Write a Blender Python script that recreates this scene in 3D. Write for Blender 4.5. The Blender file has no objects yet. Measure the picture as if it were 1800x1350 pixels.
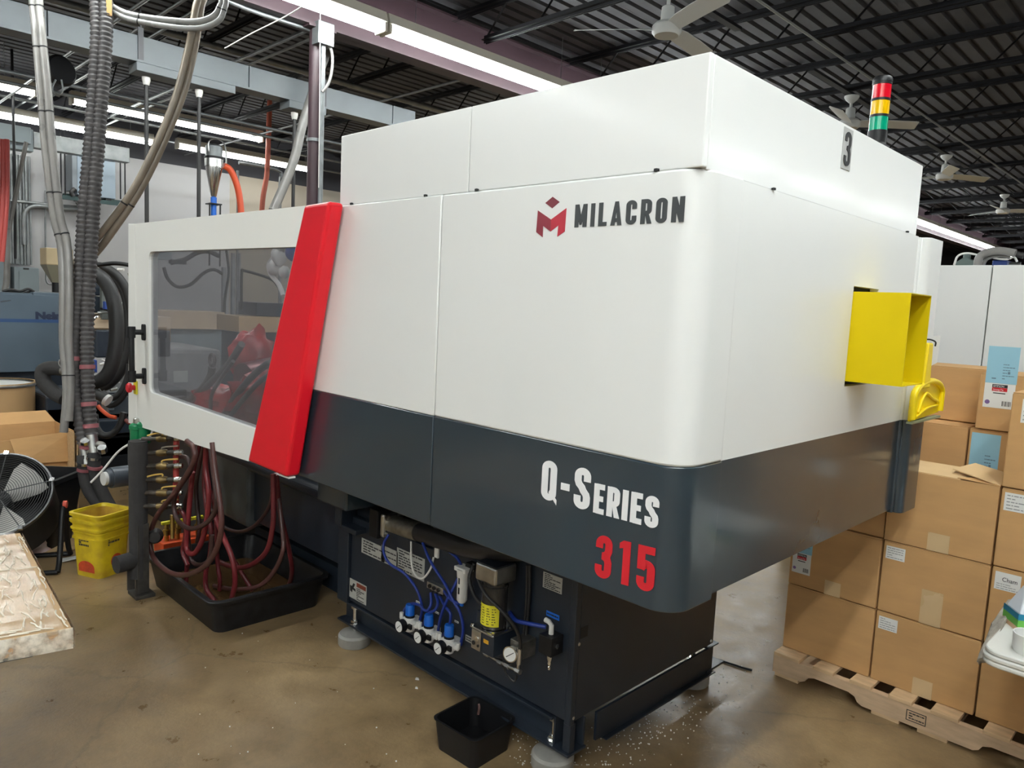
import bpy, math, random
from mathutils import Vector, Matrix
random.seed(7)
S = bpy.context.scene
COL = S.collection
R = math.radians
PI = math.pi

# ------------------------------------------------------------------ camera, exposure, light
CAM = Vector((0.9099, -1.5102, 1.655)); YAW, PITCH, ROLL, FPX = 0.7779, -0.1056, 0.0482, 1300.8
_f = Vector((-math.sin(YAW)*math.cos(PITCH), math.cos(YAW)*math.cos(PITCH), math.sin(PITCH)))
_r = Vector((math.cos(YAW), math.sin(YAW), 0)); _u = _r.cross(_f)
_r2 = _r*math.cos(ROLL)+_u*math.sin(ROLL); _u2 = -_r*math.sin(ROLL)+_u*math.cos(ROLL)
cd = bpy.data.cameras.new('camera'); cam = bpy.data.objects.new('camera', cd); COL.objects.link(cam)
cd.sensor_width = 36.0; cd.lens = FPX/1800*36.0; cd.clip_start = 0.05; cd.clip_end = 200
m = Matrix((_r2, _u2, -_f)).transposed().to_4x4(); m.translation = CAM
cam.matrix_world = m
S.camera = cam
S.view_settings.view_transform = 'Standard'; S.view_settings.look = 'None'
S.view_settings.gamma = 1.0; S.view_settings.use_curve_mapping = False
S.view_settings.exposure = 0.0
w = bpy.data.worlds.new('world'); S.world = w; w.use_nodes = True
w.node_tree.nodes['Background'].inputs[0].default_value = (0.75, 0.8, 0.9, 1)
w.node_tree.nodes['Background'].inputs[1].default_value = 0.02
TUBE_POWER = 67.0           # radiance of the fluorescent tubes

def at(px, py, **k):
    """point on the plane x=, y= or z= (or at depth d=) seen at this pixel of the 1800x1350 frame"""
    d = _f+_r2*((px-900)/FPX)-_u2*((py-675)/FPX)
    (a, v), = k.items()
    if a == 'd': return CAM+d*v
    i = 'xyz'.index(a)
    return CAM+d*((v-CAM[i])/d[i])

# ------------------------------------------------------------------ materials
MATS = {}
def mat(name, col, rough=0.5, metal=0.0, noise=None, bump=None, coat=0.0, emit=None, alpha=None, spec=None, stretch=None, col2=None):
    if name in MATS: return MATS[name]
    mt = bpy.data.materials.new(name); mt.use_nodes = True; nt = mt.node_tree; N, L = nt.nodes, nt.links
    b = N['Principled BSDF']
    b.inputs['Base Color'].default_value = (*col, 1); b.inputs['Roughness'].default_value = rough
    b.inputs['Metallic'].default_value = metal; b.inputs['Coat Weight'].default_value = coat
    b.inputs['Coat Roughness'].default_value = 0.12
    if spec is not None: b.inputs['Specular IOR Level'].default_value = spec
    if alpha is not None: b.inputs['Alpha'].default_value = alpha
    if emit: b.inputs['Emission Color'].default_value = (*emit[0], 1); b.inputs['Emission Strength'].default_value = emit[1]
    tc = N.new('ShaderNodeTexCoord'); src = tc.outputs['Object']
    if stretch:
        mp = N.new('ShaderNodeMapping'); mp.inputs['Scale'].default_value = stretch; L.new(src, mp.inputs[0]); src = mp.outputs[0]
    if noise:
        n = N.new('ShaderNodeTexNoise'); n.inputs['Scale'].default_value = noise[0]; n.inputs['Detail'].default_value = 6
        L.new(src, n.inputs['Vector'])
        mr = N.new('ShaderNodeMapRange'); mr.inputs[1].default_value = 0.3; mr.inputs[2].default_value = 0.7
        L.new(n.outputs['Fac'], mr.inputs[0])
        mx = N.new('ShaderNodeMix'); mx.data_type = 'RGBA'
        c2 = col2 or tuple(min(1, c*(1+noise[1])) for c in col); c1 = col if col2 else tuple(c*(1-noise[1]) for c in col)
        mx.inputs[6].default_value = (*c1, 1); mx.inputs[7].default_value = (*c2, 1)
        L.new(mr.outputs[0], mx.inputs[0]); L.new(mx.outputs[2], b.inputs['Base Color'])
        mr2 = N.new('ShaderNodeMapRange'); mr2.inputs[3].default_value = max(0.02, rough-0.08); mr2.inputs[4].default_value = min(1, rough+0.08)
        L.new(n.outputs['Fac'], mr2.inputs[0]); L.new(mr2.outputs[0], b.inputs['Roughness'])
    if bump:
        n2 = N.new('ShaderNodeTexNoise'); n2.inputs['Scale'].default_value = bump[0]; n2.inputs['Detail'].default_value = 4
        L.new(src, n2.inputs['Vector'])
        bp = N.new('ShaderNodeBump'); bp.inputs['Strength'].default_value = bump[1]; bp.inputs['Distance'].default_value = 0.01
        L.new(n2.outputs['Fac'], bp.inputs['Height']); L.new(bp.outputs[0], b.inputs['Normal'])
    MATS[name] = mt
    return mt

WHITE = mat('white_paint', (.78, .785, .765), .34, noise=(1.3, .02), bump=(260, .012), coat=.12)
DOORW = mat('brightened_off_white_paint', (.87, .865, .82), .36, noise=(1.3, .02), bump=(260, .012), coat=.12)  # off-white, lightened in place of the stronger light reaching the door
GREY = mat('slate_grey_paint', (.017, .032, .045), .30, noise=(1.5, .06), bump=(260, .012), coat=.8)
NAVY = mat('dark_navy_paint', (.014, .020, .030), .38, noise=(2.2, .25), bump=(120, .02))
RED = mat('red_paint', (.66, .006, .018), .35, noise=(1.5, .04))
CHUTE = mat('yellow_paint', (.68, .51, .0), .5, noise=(3, .05), spec=.2)
YELLOW = mat('yellow_plastic', (.83, .62, .0), .4)
DUSTY = mat('bright_yellow_plastic', (.95, .70, .0), .38)
BUCKET = mat('dirty_yellow_plastic', (.66, .50, .010), .45, noise=(13, .3), col2=(.42, .28, .015))
STEEL = mat('bare_steel', (.55, .55, .53), .32, 1.0, noise=(20, .2))
CHROME = mat('bright_chrome', (.75, .75, .73), .18, 1.0)
GALV = mat('galvanised_steel', (.24, .255, .26), .42, .6, noise=(9, .2))
BRASS = mat('brass', (.55, .38, .12), .35, 1.0, noise=(20, .2))
BLACK = mat('black_plastic', (.007, .007, .008), .45, spec=.35)
RUBBER = mat('black_rubber', (.018, .017, .017), .5, noise=(12, .25))
SCREEN_PRINT = mat('black_ink', (.015, .015, .016), .6)
CHAR = mat('charcoal_ink', (.035, .04, .042), .5)
WHITE_INK = mat('white_ink', (.82, .82, .82), .5)
RED_INK = mat('red_ink', (.55, .01, .02), .5)
RED_DARK = mat('dark_red_ink', (.17, .012, .025), .5)
PAPER = mat('white_paper', (.78, .78, .75), .7)
BLUEP = mat('pale_blue_paper', (.30, .55, .68), .7)
ALU_LABEL = mat('silver_label', (.40, .40, .37), .5, noise=(30, .1))
YEL_LABEL = mat('yellow_label', (.75, .68, .03), .55)
BLUE = mat('blue_plastic', (.005, .12, .55), .4)
BLUE_TUBE = mat('blue_hose', (.012, .035, .24), .35)
CARD = mat('cardboard', (.545, .315, .130), .8, noise=(5, .07), bump=(90, .03), stretch=(1, 1, 4))
CARD_IN = mat('cardboard_inside', (.66, .46, .24), .8, noise=(5, .05))
CARD_EDGE = mat('cardboard_edge', (.52, .35, .18), .85, noise=(60, .15))
TAPE = mat('packing_tape', (.60, .43, .24), .28, noise=(8, .06))
WOOD = mat('pale_pallet_wood', (.62, .43, .25), .7, noise=(5, .14), bump=(60, .08), stretch=(2, 9, 9))
WOOD2 = mat('stringer_wood', (.55, .39, .25), .7, noise=(5, .14), bump=(60, .08), stretch=(2, 9, 9))
HOSE_RED = mat('oxblood_hose', (.13, .016, .020), .33, noise=(15, .25))
HOSE_DARK = mat('brown_black_hose', (.045, .020, .018), .36, noise=(15, .3))
HOSE_GREY = mat('clear_grey_hose', (.20, .19, .18), .3, noise=(10, .12))
HOSE_TAN = mat('tan_hose', (.19, .155, .115), .35, noise=(10, .15))
DUCT = mat('black_flexible_duct', (.045, .040, .040), .55, noise=(12, .25))
FOAM = mat('black_foam_insulation', (.03, .028, .028), .85, noise=(18, .25), bump=(60, .2))
WATER = mat('murky_brown_water', (.085, .045, .018), .06, noise=(4, .2))
GREEN = mat('green_enamel', (.005, .16, .06), .3)
ORANGE = mat('orange_enamel', (.62, .08, .02), .45, noise=(12, .2))
NELM = mat('blue_grey_paint', (.075, .105, .135), .5, noise=(2, .1))
NSTRIPE = mat('blue_stripe', (.02, .06, .16), .5)
PANEL_GREY = mat('electrical_grey', (.22, .265, .285), .5, noise=(2, .05))
XFMR = mat('transformer_grey', (.20, .25, .30), .5, noise=(2, .06))
DKGREEN = mat('dark_green_steel', (.02, .05, .05), .5)
TAN = mat('tan_hopper', (.58, .45, .26), .5, noise=(3, .08))
DRUMF = mat('fibre_drum', (.40, .245, .11), .7, noise=(3, .08), bump=(40, .05))
PURPLE = mat('oxide_purple_paint', (.045, .024, .030), .5, noise=(2, .15))
WALL = mat('white_block_wall', (.42, .42, .43), .7, noise=(.8, .05), bump=(20, .05))
WALLTAN = mat('tan_wall_paint', (.40, .355, .29), .7, noise=(.8, .05))
HALLW = mat('white_hall_paint', (.68, .68, .67), .7, noise=(.8, .04))
DARKWALL = mat('dark_wall', (.035, .035, .042), .8, noise=(.5, .1))
DECK = mat('dark_deck_steel', (.070, .070, .077), .75, noise=(1.5, .25), spec=.25)
JOIST = mat('dark_joist_steel', (.009, .009, .011), .6, noise=(3, .3), spec=.25)
FIXT = mat('cream_fixture_enamel', (.70, .66, .56), .5)
FAN = mat('grey_white_fan', (.55, .56, .54), .5)
FANY = mat('cream_fan', (.52, .50, .42), .5)
TABLE = mat('white_table_plastic', (.72, .71, .66), .4, noise=(6, .05))
RAGM = mat('grey_cloth', (.42, .38, .32), .95, noise=(25, .3), bump=(50, .5))
GASKET = mat('dark_gap', (.008, .008, .008), .7)
ORHOSE = mat('orange_hose', (.66, .09, .03), .4)
REDPIPE = mat('red_pipe', (.48, .06, .05), .45)
IVORY = mat('ivory_plastic', (.72, .70, .66), .4)
BLUEENAMEL = mat('royal_blue_enamel', (.02, .05, .22), .4)
TUBE_OLD = mat('dim_fluorescent_tube', (1, 1, 1), .4, emit=((0.95, .985, .97), TUBE_POWER*.36))
TUBE = mat('lit_fluorescent_tube', (1, 1, 1), .4, emit=((0.92, 0.985, 1.0), TUBE_POWER))
GREYBIN = mat('pale_grey_plastic', (.42, .42, .42), .6, noise=(3, .05))

def glassy(name, col, opacity, rough, haze=(.22, .22, .24), nsc=3, lo=.3, hi=.7):
    mt = bpy.data.materials.new(name); mt.use_nodes = True; N, L = mt.node_tree.nodes, mt.node_tree.links
    N.remove(N['Principled BSDF']); out = N['Material Output']
    tr = N.new('ShaderNodeBsdfTransparent'); tr.inputs[0].default_value = (*col, 1)
    gl = N.new('ShaderNodeBsdfGlossy'); gl.inputs['Roughness'].default_value = rough; gl.inputs[0].default_value = (.9, .9, .9, 1)
    df = N.new('ShaderNodeBsdfDiffuse'); df.inputs[0].default_value = (*haze, 1)
    fr = N.new('ShaderNodeFresnel'); fr.inputs[0].default_value = 1.5
    n = N.new('ShaderNodeTexNoise'); n.inputs['Scale'].default_value = nsc; n.inputs['Detail'].default_value = 5
    tc = N.new('ShaderNodeTexCoord'); L.new(tc.outputs['Object'], n.inputs['Vector'])
    mr = N.new('ShaderNodeMapRange'); mr.inputs[1].default_value = lo; mr.inputs[2].default_value = hi; mr.inputs[3].default_value = opacity*.3 if nsc > 5 else opacity*.7; mr.inputs[4].default_value = opacity*2 if nsc > 5 else opacity*1.3
    L.new(n.outputs['Fac'], mr.inputs[0])
    m1 = N.new('ShaderNodeMixShader'); L.new(mr.outputs[0], m1.inputs[0]); L.new(tr.outputs[0], m1.inputs[1]); L.new(df.outputs[0], m1.inputs[2])
    ge = N.new('ShaderNodeNewGeometry'); mm = N.new('ShaderNodeMath'); mm.operation = 'SUBTRACT'; mm.inputs[0].default_value = 1; L.new(ge.outputs['Backfacing'], mm.inputs[1])
    mu = N.new('ShaderNodeMath'); mu.operation = 'MULTIPLY'; L.new(mm.outputs[0], mu.inputs[0]); L.new(fr.outputs[0], mu.inputs[1])
    m2 = N.new('ShaderNodeMixShader'); L.new(mu.outputs[0], m2.inputs[0]); L.new(m1.outputs[0], m2.inputs[1]); L.new(gl.outputs[0], m2.inputs[2])
    L.new(m2.outputs[0], out.inputs[0])
    return mt
PANE = glassy('smoky_polycarbonate', (.72, .72, .74), .20, .05, (.30, .30, .32))
FILM = glassy('clear_stretch_film', (.98, .98, .98), .07, .16, (.80, .74, .60), 16, .45, .75)
SKIRT = glassy('gathered_stretch_film', (.96, .95, .92), .42, .2, (.82, .77, .66), 30, .35, .6)
REDFILM = mat('red_plastic_film', (.42, .01, .012), .25, noise=(9, .4), bump=(14, .6))
def lens(name, col, e):
    return mat(name, col, .2, emit=(col, e))
LENS_R = lens('red_lens', (.55, .003, .015), .05); LENS_Y = lens('amber_lens', (.72, .42, .0), .05); LENS_G = lens('green_lens', (.0, .27, .15), .05)

def floor_material():
    mt = bpy.data.materials.new('stained_concrete'); mt.use_nodes = True; N, L = mt.node_tree.nodes, mt.node_tree.links
    b = N['Principled BSDF']; tc = N.new('ShaderNodeTexCoord')
    def noise(sc, det, rough=.6):
        n = N.new('ShaderNodeTexNoise'); n.inputs['Scale'].default_value = sc; n.inputs['Detail'].default_value = det; n.inputs['Roughness'].default_value = rough
        L.new(tc.outputs['Object'], n.inputs['Vector']); return n
    n1 = noise(.62, 8); n2 = noise(7, 6, .7); n3 = noise(55, 4)
    cr = N.new('ShaderNodeValToRGB'); e = cr.color_ramp.elements
    e[0].position = .33; e[0].color = (.135, .088, .042, 1); e[1].position = .68; e[1].color = (.40, .285, .150, 1)
    L.new(n1.outputs['Fac'], cr.inputs[0])
    cr2 = N.new('ShaderNodeValToRGB'); e = cr2.color_ramp.elements
    e[0].position = .3; e[0].color = (.55, .5, .45, 1); e[1].position = .7; e[1].color = (1.12, 1.1, 1.08, 1)
    L.new(n2.outputs['Fac'], cr2.inputs[0])
    mx = N.new('ShaderNodeMix'); mx.data_type = 'RGBA'; mx.blend_type = 'MULTIPLY'; mx.inputs[0].default_value = .75
    L.new(cr.outputs[0], mx.inputs[6]); L.new(cr2.outputs[0], mx.inputs[7])
    # hairline cracks
    v = N.new('ShaderNodeTexVoronoi'); v.feature = 'DISTANCE_TO_EDGE'; v.inputs['Scale'].default_value = .42
    ad = N.new('ShaderNodeMix'); ad.data_type = 'VECTOR'; ad.inputs[0].default_value = .10
    L.new(tc.outputs['Object'], ad.inputs[4]); L.new(n2.outputs['Color'], ad.inputs[5]); L.new(ad.outputs[1], v.inputs['Vector'])
    mr = N.new('ShaderNodeMapRange'); mr.inputs[1].default_value = 0; mr.inputs[2].default_value = .004; mr.inputs[3].default_value = .78; mr.inputs[4].default_value = 1
    L.new(v.outputs['Distance'], mr.inputs[0])
    mx2 = N.new('ShaderNodeMix'); mx2.data_type = 'RGBA'; mx2.blend_type = 'MULTIPLY'; mx2.inputs[0].default_value = 1
    L.new(mx.outputs[2], mx2.inputs[6]); L.new(mr.outputs[0], mx2.inputs[7]); L.new(mx2.outputs[2], b.inputs['Base Color'])
    rr = N.new('ShaderNodeMapRange'); rr.inputs[1].default_value = .3; rr.inputs[2].default_value = .7; rr.inputs[3].default_value = .24; rr.inputs[4].default_value = .5
    L.new(n2.outputs['Fac'], rr.inputs[0]); L.new(rr.outputs[0], b.inputs['Roughness'])
    bp = N.new('ShaderNodeBump'); bp.inputs['Strength'].default_value = .12; bp.inputs['Distance'].default_value = .01
    L.new(n3.outputs['Fac'], bp.inputs['Height']); L.new(bp.outputs[0], b.inputs['Normal'])
    return mt
FLOOR = floor_material()

# ------------------------------------------------------------------ mesh helpers
class MB:
    def __init__(s): s.v = []; s.f = []
    def add(s, vs, fs):
        o = len(s.v); s.v += [Vector(p) for p in vs]; s.f += [tuple(i+o for i in f) for f in fs]; return s
    def box(s, a, b, M=None):
        x0, y0, z0 = a; x1, y1, z1 = b
        vs = [Vector(p) for p in ((x0, y0, z0), (x1, y0, z0), (x1, y1, z0), (x0, y1, z0), (x0, y0, z1), (x1, y0, z1), (x1, y1, z1), (x0, y1, z1))]
        if M: vs = [M @ p for p in vs]
        return s.add(vs, [(0, 3, 2, 1), (4, 5, 6, 7), (0, 1, 5, 4), (1, 2, 6, 5), (2, 3, 7, 6), (3, 0, 4, 7)])
    def rings(s, rings, closed_ends=True, loop=False):
        o = len(s.v); n = len(rings[0])
        for r in rings: s.v += [Vector(p) for p in r]
        k = len(rings)
        for i in range(k if loop else k-1):
            j = (i+1) % k
            for a in range(n):
                c = (a+1) % n
                s.f.append((o+i*n+a, o+i*n+c, o+j*n+c, o+j*n+a))
        if closed_ends and not loop:
            s.f.append(tuple(o+a for a in reversed(range(n)))); s.f.append(tuple(o+(k-1)*n+a for a in range(n)))
        return s
    def cyl(s, p0, p1, r0, r1=None, n=16):
        return s.tube([p0, p1], r0, n, radii=[r0, r0 if r1 is None else r1], smooth=0)
    def tube(s, pts, r, n=10, radii=None, smooth=6, ripple=None, ends=True):
        pts = [Vector(p) for p in pts]
        if smooth and len(pts) > 2: pts = crom(pts, smooth)
        if ripple:
            pts = resample(pts, ripple[0]/3)
        k = len(pts); rr = radii if (radii and len(radii) == k) else [r]*k
        if ripple: rr = [r+ripple[1]*(0, 1, -1)[i % 3] for i in range(k)]
        T = [(pts[min(i+1, k-1)]-pts[max(i-1, 0)]).normalized() for i in range(k)]
        u = T[0].orthogonal().normalized(); R_ = []
        for i in range(k):
            u = (u-T[i]*u.dot(T[i]))
            u = u.normalized() if u.length > 1e-6 else T[i].orthogonal().normalized()
            w_ = T[i].cross(u)
            R_.append([pts[i]+(u*math.cos(a)+w_*math.sin(a))*rr[i] for a in (2*PI*j/n for j in range(n))])
        return s.rings(R_, ends)
    def lathe(s, prof, n=24, M=None, ends=True):
        rs = [[Vector((r*math.cos(2*PI*j/n), r*math.sin(2*PI*j/n), z)) for j in range(n)] for r, z in prof]
        if M: rs = [[M @ p for p in r] for r in rs]
        return s.rings(rs, ends)
    def prism(s, poly, d):
        d = Vector(d); poly = [Vector(p) for p in poly]; n = len(poly); nn = Vector((0, 0, 0))
        for i in range(n): nn += poly[i].cross(poly[(i+1) % n])
        if nn.dot(d) > 0: poly.reverse()
        o = len(s.v); s.v += poly+[p+d for p in poly]
        s.f.append(tuple(o+i for i in range(n))); s.f.append(tuple(o+n+i for i in reversed(range(n))))
        for i in range(n):
            j = (i+1) % n; s.f.append((o+i, o+n+i, o+n+j, o+j))
        return s
    def ring_wall(s, loop_o, loop_i, d):
        """frame between an outer and an inner loop with the same vertex count, extruded by d"""
        d = Vector(d); n = len(loop_o); A = [Vector(p) for p in loop_o]; B = [Vector(p) for p in loop_i]
        return s.rings([A, B, [p+d for p in B], [p+d for p in A]], False, True)

def crom(P, n):
    out = []
    for i in range(len(P)-1):
        p0 = P[i-1] if i else P[0]*2-P[1]; p1, p2 = P[i], P[i+1]; p3 = P[i+2] if i+2 < len(P) else P[-1]*2-P[-2]
        for j in range(n):
            t = j/n
            out.append(.5*((2*p1)+(p2-p0)*t+(2*p0-5*p1+4*p2-p3)*t*t+(3*p1-p0-3*p2+p3)*t**3))
    out.append(P[-1].copy()); return out
def resample(P, step):
    out = [P[0]]; acc = 0
    for a, b in zip(P, P[1:]):
        L_ = (b-a).length; t = step-acc
        while t <= L_: out.append(a+(b-a)*(t/L_)); t += step
        acc = (acc+L_) % step if L_ else acc
    return out
def arc(cx, cy, r, a0, a1, n=6): return [(cx+r*math.cos(R(a0+(a1-a0)*i/n)), cy+r*math.sin(R(a0+(a1-a0)*i/n))) for i in range(n+1)]
def rrect(x0, y0, x1, y1, r, n=5):
    return arc(x1-r, y1-r, r, 0, 90, n)+arc(x0+r, y1-r, r, 90, 180, n)+arc(x0+r, y0+r, r, 180, 270, n)+arc(x1-r, y0+r, r, 270, 360, n)

WL = {}
def ob(name, mb, mt, parent=None, smooth=None, bevel=0, segs=2, local=False, label=None, cat=None, group=None, kind=None):
    me = bpy.data.meshes.new(name); off = Vector((0, 0, 0)) if (parent is None or local) else WL[parent.name]
    me.from_pydata([tuple(p-off) for p in mb.v], [], mb.f); me.update()
    for x in (mt if isinstance(mt, (list, tuple)) else [mt]): me.materials.append(x)
    if smooth is not None:
        me.polygons.foreach_set('use_smooth', [True]*len(me.polygons)); me.set_sharp_from_angle(angle=R(smooth))
    o = bpy.data.objects.new(name, me); COL.objects.link(o)
    if parent: o.parent = parent
    WL[o.name] = Vector(WL[parent.name]) if parent else Vector((0, 0, 0))
    if bevel:
        b = o.modifiers.new('edge', 'BEVEL'); b.width = bevel; b.segments = segs; b.limit_method = 'ANGLE'; b.angle_limit = R(40)
    if label: o['label'] = label
    if cat: o['category'] = cat
    if group: o['group'] = group
    if kind: o['kind'] = kind
    return o
def thing(name, label, cat, loc=(0, 0, 0), group=None, rot=None, kind=None):
    o = bpy.data.objects.new(name, None); COL.objects.link(o); o.location = loc; o.empty_display_size = .1
    WL[o.name] = Vector(loc)
    if rot: o.rotation_euler = rot
    if label: o['label'] = label
    if cat: o['category'] = cat
    if group: o['group'] = group
    if kind: o['kind'] = kind
    return o
def struct(name, mb, mt, **k): return ob(name, mb, mt, kind='structure', **k)
def rotto(d, loc=(0, 0, 0)):
    M = Vector(d).to_track_quat('Z', 'Y').to_matrix().to_4x4(); M.translation = Vector(loc); return M

# ------------------------------------------------------------------ lettering: condensed strokes
def glyph(ch):
    """strokes of a condensed capital in a box of height 1; returns width and list of strokes (centre lines, closed?)"""
    t = .085; W = .40; x0, x1, y0, y1 = t, W-t, t, 1-t; r = .115
    def A(cx, cy, a0, a1): return arc(cx, cy, r, a0, a1, 6)
    if ch == 'I': return .17, [([(.085, 0), (.085, 1)], 0)], []
    if ch == '1': return .26, [([(.175, 0), (.175, 1)], 0)], [[(.175, 1), (.09, 1), (.0, .93), (.0, .80), (.09, .83), (.175, .83)]]
    if ch == '-': return .26, [([(.02, .44), (.24, .44)], 0)], []
    if ch == 'L': return .34, [([(x0, 0), (x0, 1)], 0), ([(x0, y0), (.34, y0)], 0)], []
    if ch == 'E': return .35, [([(x0, 0), (x0, 1)], 0), ([(x0, y0), (.35, y0)], 0), ([(x0, y1), (.35, y1)], 0), ([(x0, .51), (.31, .51)], 0)], []
    if ch in 'OQ':
        st = [(A(x1-r, y1-r, 0, 90)+A(x0+r, y1-r, 90, 180)+A(x0+r, y0+r, 180, 270)+A(x1-r, y0+r, 270, 360), 1)]
        ex = [[(.20, .20), (.32, .06), (.42, -.07), (.42, .05), (.30, .20), (.23, .27)]] if ch == 'Q' else []
        return W, st, ex
    if ch == 'C': return W, [([(x1, .64)]+A(x1-r, y1-r, 0, 90)+A(x0+r, y1-r, 90, 180)+A(x0+r, y0+r, 180, 270)+A(x1-r, y0+r, 270, 360)+[(x1, .36)], 0)], []
    if ch == 'R': return W, [([(x0, 0), (x0, 1)], 0), ([(x0, y1)]+A(x1-r, y1-r, 90, 0)+A(x1-r, .44+r, 0, -90)+[(x0, .44)], 0)], [[(.20, .44), (.30, .40), (.42, 0), (.25, 0), (.17, .40)]]
    if ch == 'S': return W, [([(x1, .68)]+A(x1-r, y1-r, 0, 90)+A(x0+r, y1-r, 90, 180)+[(x0, .68), (x0+.03, .60), (x0+.10, .53), (x1-.09, .45), (x1-.02, .37), (x1, .30)]+A(x1-r, y0+r, 0, -90)+A(x0+r, y0+r, 270, 180)+[(x0, .32)], 0)], []
    if ch == '3': return W, [([(x0, .70)]+A(x0+r, y1-r, 180, 90)+A(x1-r, y1-r, 90, 0)+[(x1, .66), (x1-.03, .57), (x1-.12, .52), (x1-.16, .52)], 0), ([(x1-.16, .52), (x1-.12, .52), (x1-.03, .47), (x1, .38)]+A(x1-r, y0+r, 0, -90)+A(x0+r, y0+r, 270, 180)+[(x0, .30)], 0)], []
    if ch == '5': return W, [([(x0, .46), (x0, 1)], 0), ([(x0, y1), (.38, y1)], 0), ([(x0, .47), (x0+.02, .53)]+A(x1-r, .58-r+.02, 90, 0)+A(x1-r, y0+r, 0, -90)+A(x0+r, y0+r, 270, 180)+[(x0, .30)], 0)], []
    if ch == 'M': return .52, [([(t, 0), (t, 1)], 0), ([(.52-t, 0), (.52-t, 1)], 0)], [[(.0, 1), (.17, 1), (.26, .52), (.26, .10), (.22, .10)], [(.52, 1), (.35, 1), (.26, .52), (.26, .10), (.30, .10)]]
    if ch == 'N': return .44, [([(t, 0), (t, 1)], 0), ([(.44-t, 0), (.44-t, 1)], 0)], [[(.0, 1), (.16, 1), (.44, 0), (.28, 0)]]
    if ch == 'A': return .44, [([(.10, .22), (.34, .22)], 0)], [[(0, 0), (.165, 0), (.25, .95), (.25, 1), (.15, 1)], [(.44, 0), (.275, 0), (.19, .95), (.19, 1), (.29, 1)]]
    return .3, [], []
def word(mb, text, fn, h, gap=.10, x=0.0, sub=.73, first_big=(), wt=.085):
    """fn(u, v, out) maps plane units to a point; letters after the first of a small-cap word take height sub"""
    lay = 0
    for i, ch in enumerate(text):
        hh = h*(1 if (not first_big or i in first_big) else sub)
        wd, st, ex = glyph(ch)
        T_ = (wt if (not first_big or i in first_big) else .092)*hh
        for pts, closed in st:
            P = [(x+a*hh, b*hh) for a, b in pts]
            Q = [P[0]]
            for p in P[1:]:
                if math.hypot(p[0]-Q[-1][0], p[1]-Q[-1][1]) > 1e-5: Q.append(p)
            P = Q; n = len(P); Lf, Rt = [], []
            for k in range(n):
                a = P[k-1] if (k or closed) else P[k]; c = P[(k+1) % n] if (k < n-1 or closed) else P[k]
                d1 = Vector((P[k][0]-a[0], P[k][1]-a[1])); d2 = Vector((c[0]-P[k][0], c[1]-P[k][1]))
                if d1.length < 1e-6: d1 = d2
                if d2.length < 1e-6: d2 = d1
                d1.normalize(); d2.normalize(); n1 = Vector((-d1.y, d1.x)); n2 = Vector((-d2.y, d2.x)); mm = (n1+n2).normalized()
                s_ = T_/max(.5, mm.dot(n1))
                Lf.append((P[k][0]+mm.x*s_, P[k][1]+mm.y*s_)); Rt.append((P[k][0]-mm.x*s_, P[k][1]-mm.y*s_))
            lay += 1; t0, t1 = -.00006*(lay % 4), .0010+.00012*(lay % 4)
            rings = [[fn(*Lf[k], t0), fn(*Rt[k], t0), fn(*Rt[k], t1), fn(*Lf[k], t1)] for k in range(n)]
            mb.rings(rings, not closed, bool(closed))
        for poly in ex:
            P = [(x+a*hh, b*hh) for a, b in poly]
            lay += 1
            mb.prism([fn(a, b, -.00006*(lay % 4)) for a, b in P], fn(0, 0, .0010+.00018*(lay % 4))-fn(0, 0, 0))
        x += (wd+gap)*hh
    return x
def textmesh(s, size, fn, mb, sx=1.0, bold=0.0):
    """small plain text laid into mb"""
    c = bpy.data.curves.new('t', 'FONT'); c.body = s; c.size = size; c.offset = bold; o = bpy.data.objects.new('t', c)
    me = bpy.data.meshes.new_from_object(o)
    mb.add([fn(v.co.x*sx, v.co.y, .001) for v in me.vertices], [tuple(p.vertices) for p in me.polygons])
    bpy.data.objects.remove(o); bpy.data.curves.remove(c); bpy.data.meshes.remove(me)
def fn_front(x0, y, z0):   # on a face looking -Y
    return lambda u, v, o: Vector((x0+u, y-o, z0+v))
def fn_end(x, y0, z0):     # on a face looking +X
    return lambda u, v, o: Vector((x+o, y0+u, z0+v))
def bars(mb, fn, w, h, rows, seed=0, thick=.45, margin=.08, dots=False):
    """illegible fine print as ink bars"""
    rn = random.Random(seed); ph = h/(rows+.6)
    for r_ in range(rows):
        y = h-ph*(r_+1); x = w*margin
        while x < w*(1-margin):
            l = min(rn.uniform(.05, .22)*w, w*(1-margin)-x)
            mb.prism([fn(x, y, 0), fn(x+l, y, 0), fn(x+l, y+ph*thick, 0), fn(x, y+ph*thick, 0)], fn(0, 0, .0006)-fn(0, 0, 0)); x += l+w*.03
            if rn.random() < .12: break

# ------------------------------------------------------------------ the hall
XW, XE, YS, YN, ZD = -11.5, 9.0, -9.0, 30.0, 4.30
struct('floor', MB().box((XW-.3, YS-.3, -.2), (XE+.3, YN+.3, 0)), FLOOR)
struct('wall_left', MB().box((XW-.3, YS, 0), (XW, 4.1, 3.62)), WALL)
struct('wall_left', MB().box((XW-.3, 4.1, 0), (XW, YN, 3.62)), WALLTAN)
struct('trim_1', MB().box((XW-.3, YS, 3.62), (XW, YN, ZD+.1)), DARKWALL)
struct('wall_back', MB().box((XW-.3, YN, 0), (XE+.3, YN+.3, ZD+.1)), DARKWALL)
struct('wall_front', MB().box((XW-.3, YS-.3, 0), (XE+.3, YS, ZD+.1)), HALLW)
struct('wall_right', MB().box((XE, YS, 0), (XE+.3, YN, ZD+.1)), HALLW)
ceil = struct('ceiling', MB().box((XW-.3, YS-.3, ZD+.06), (XE+.3, YN+.3, ZD+.2)), DECK)
n = 0; x = XW
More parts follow.
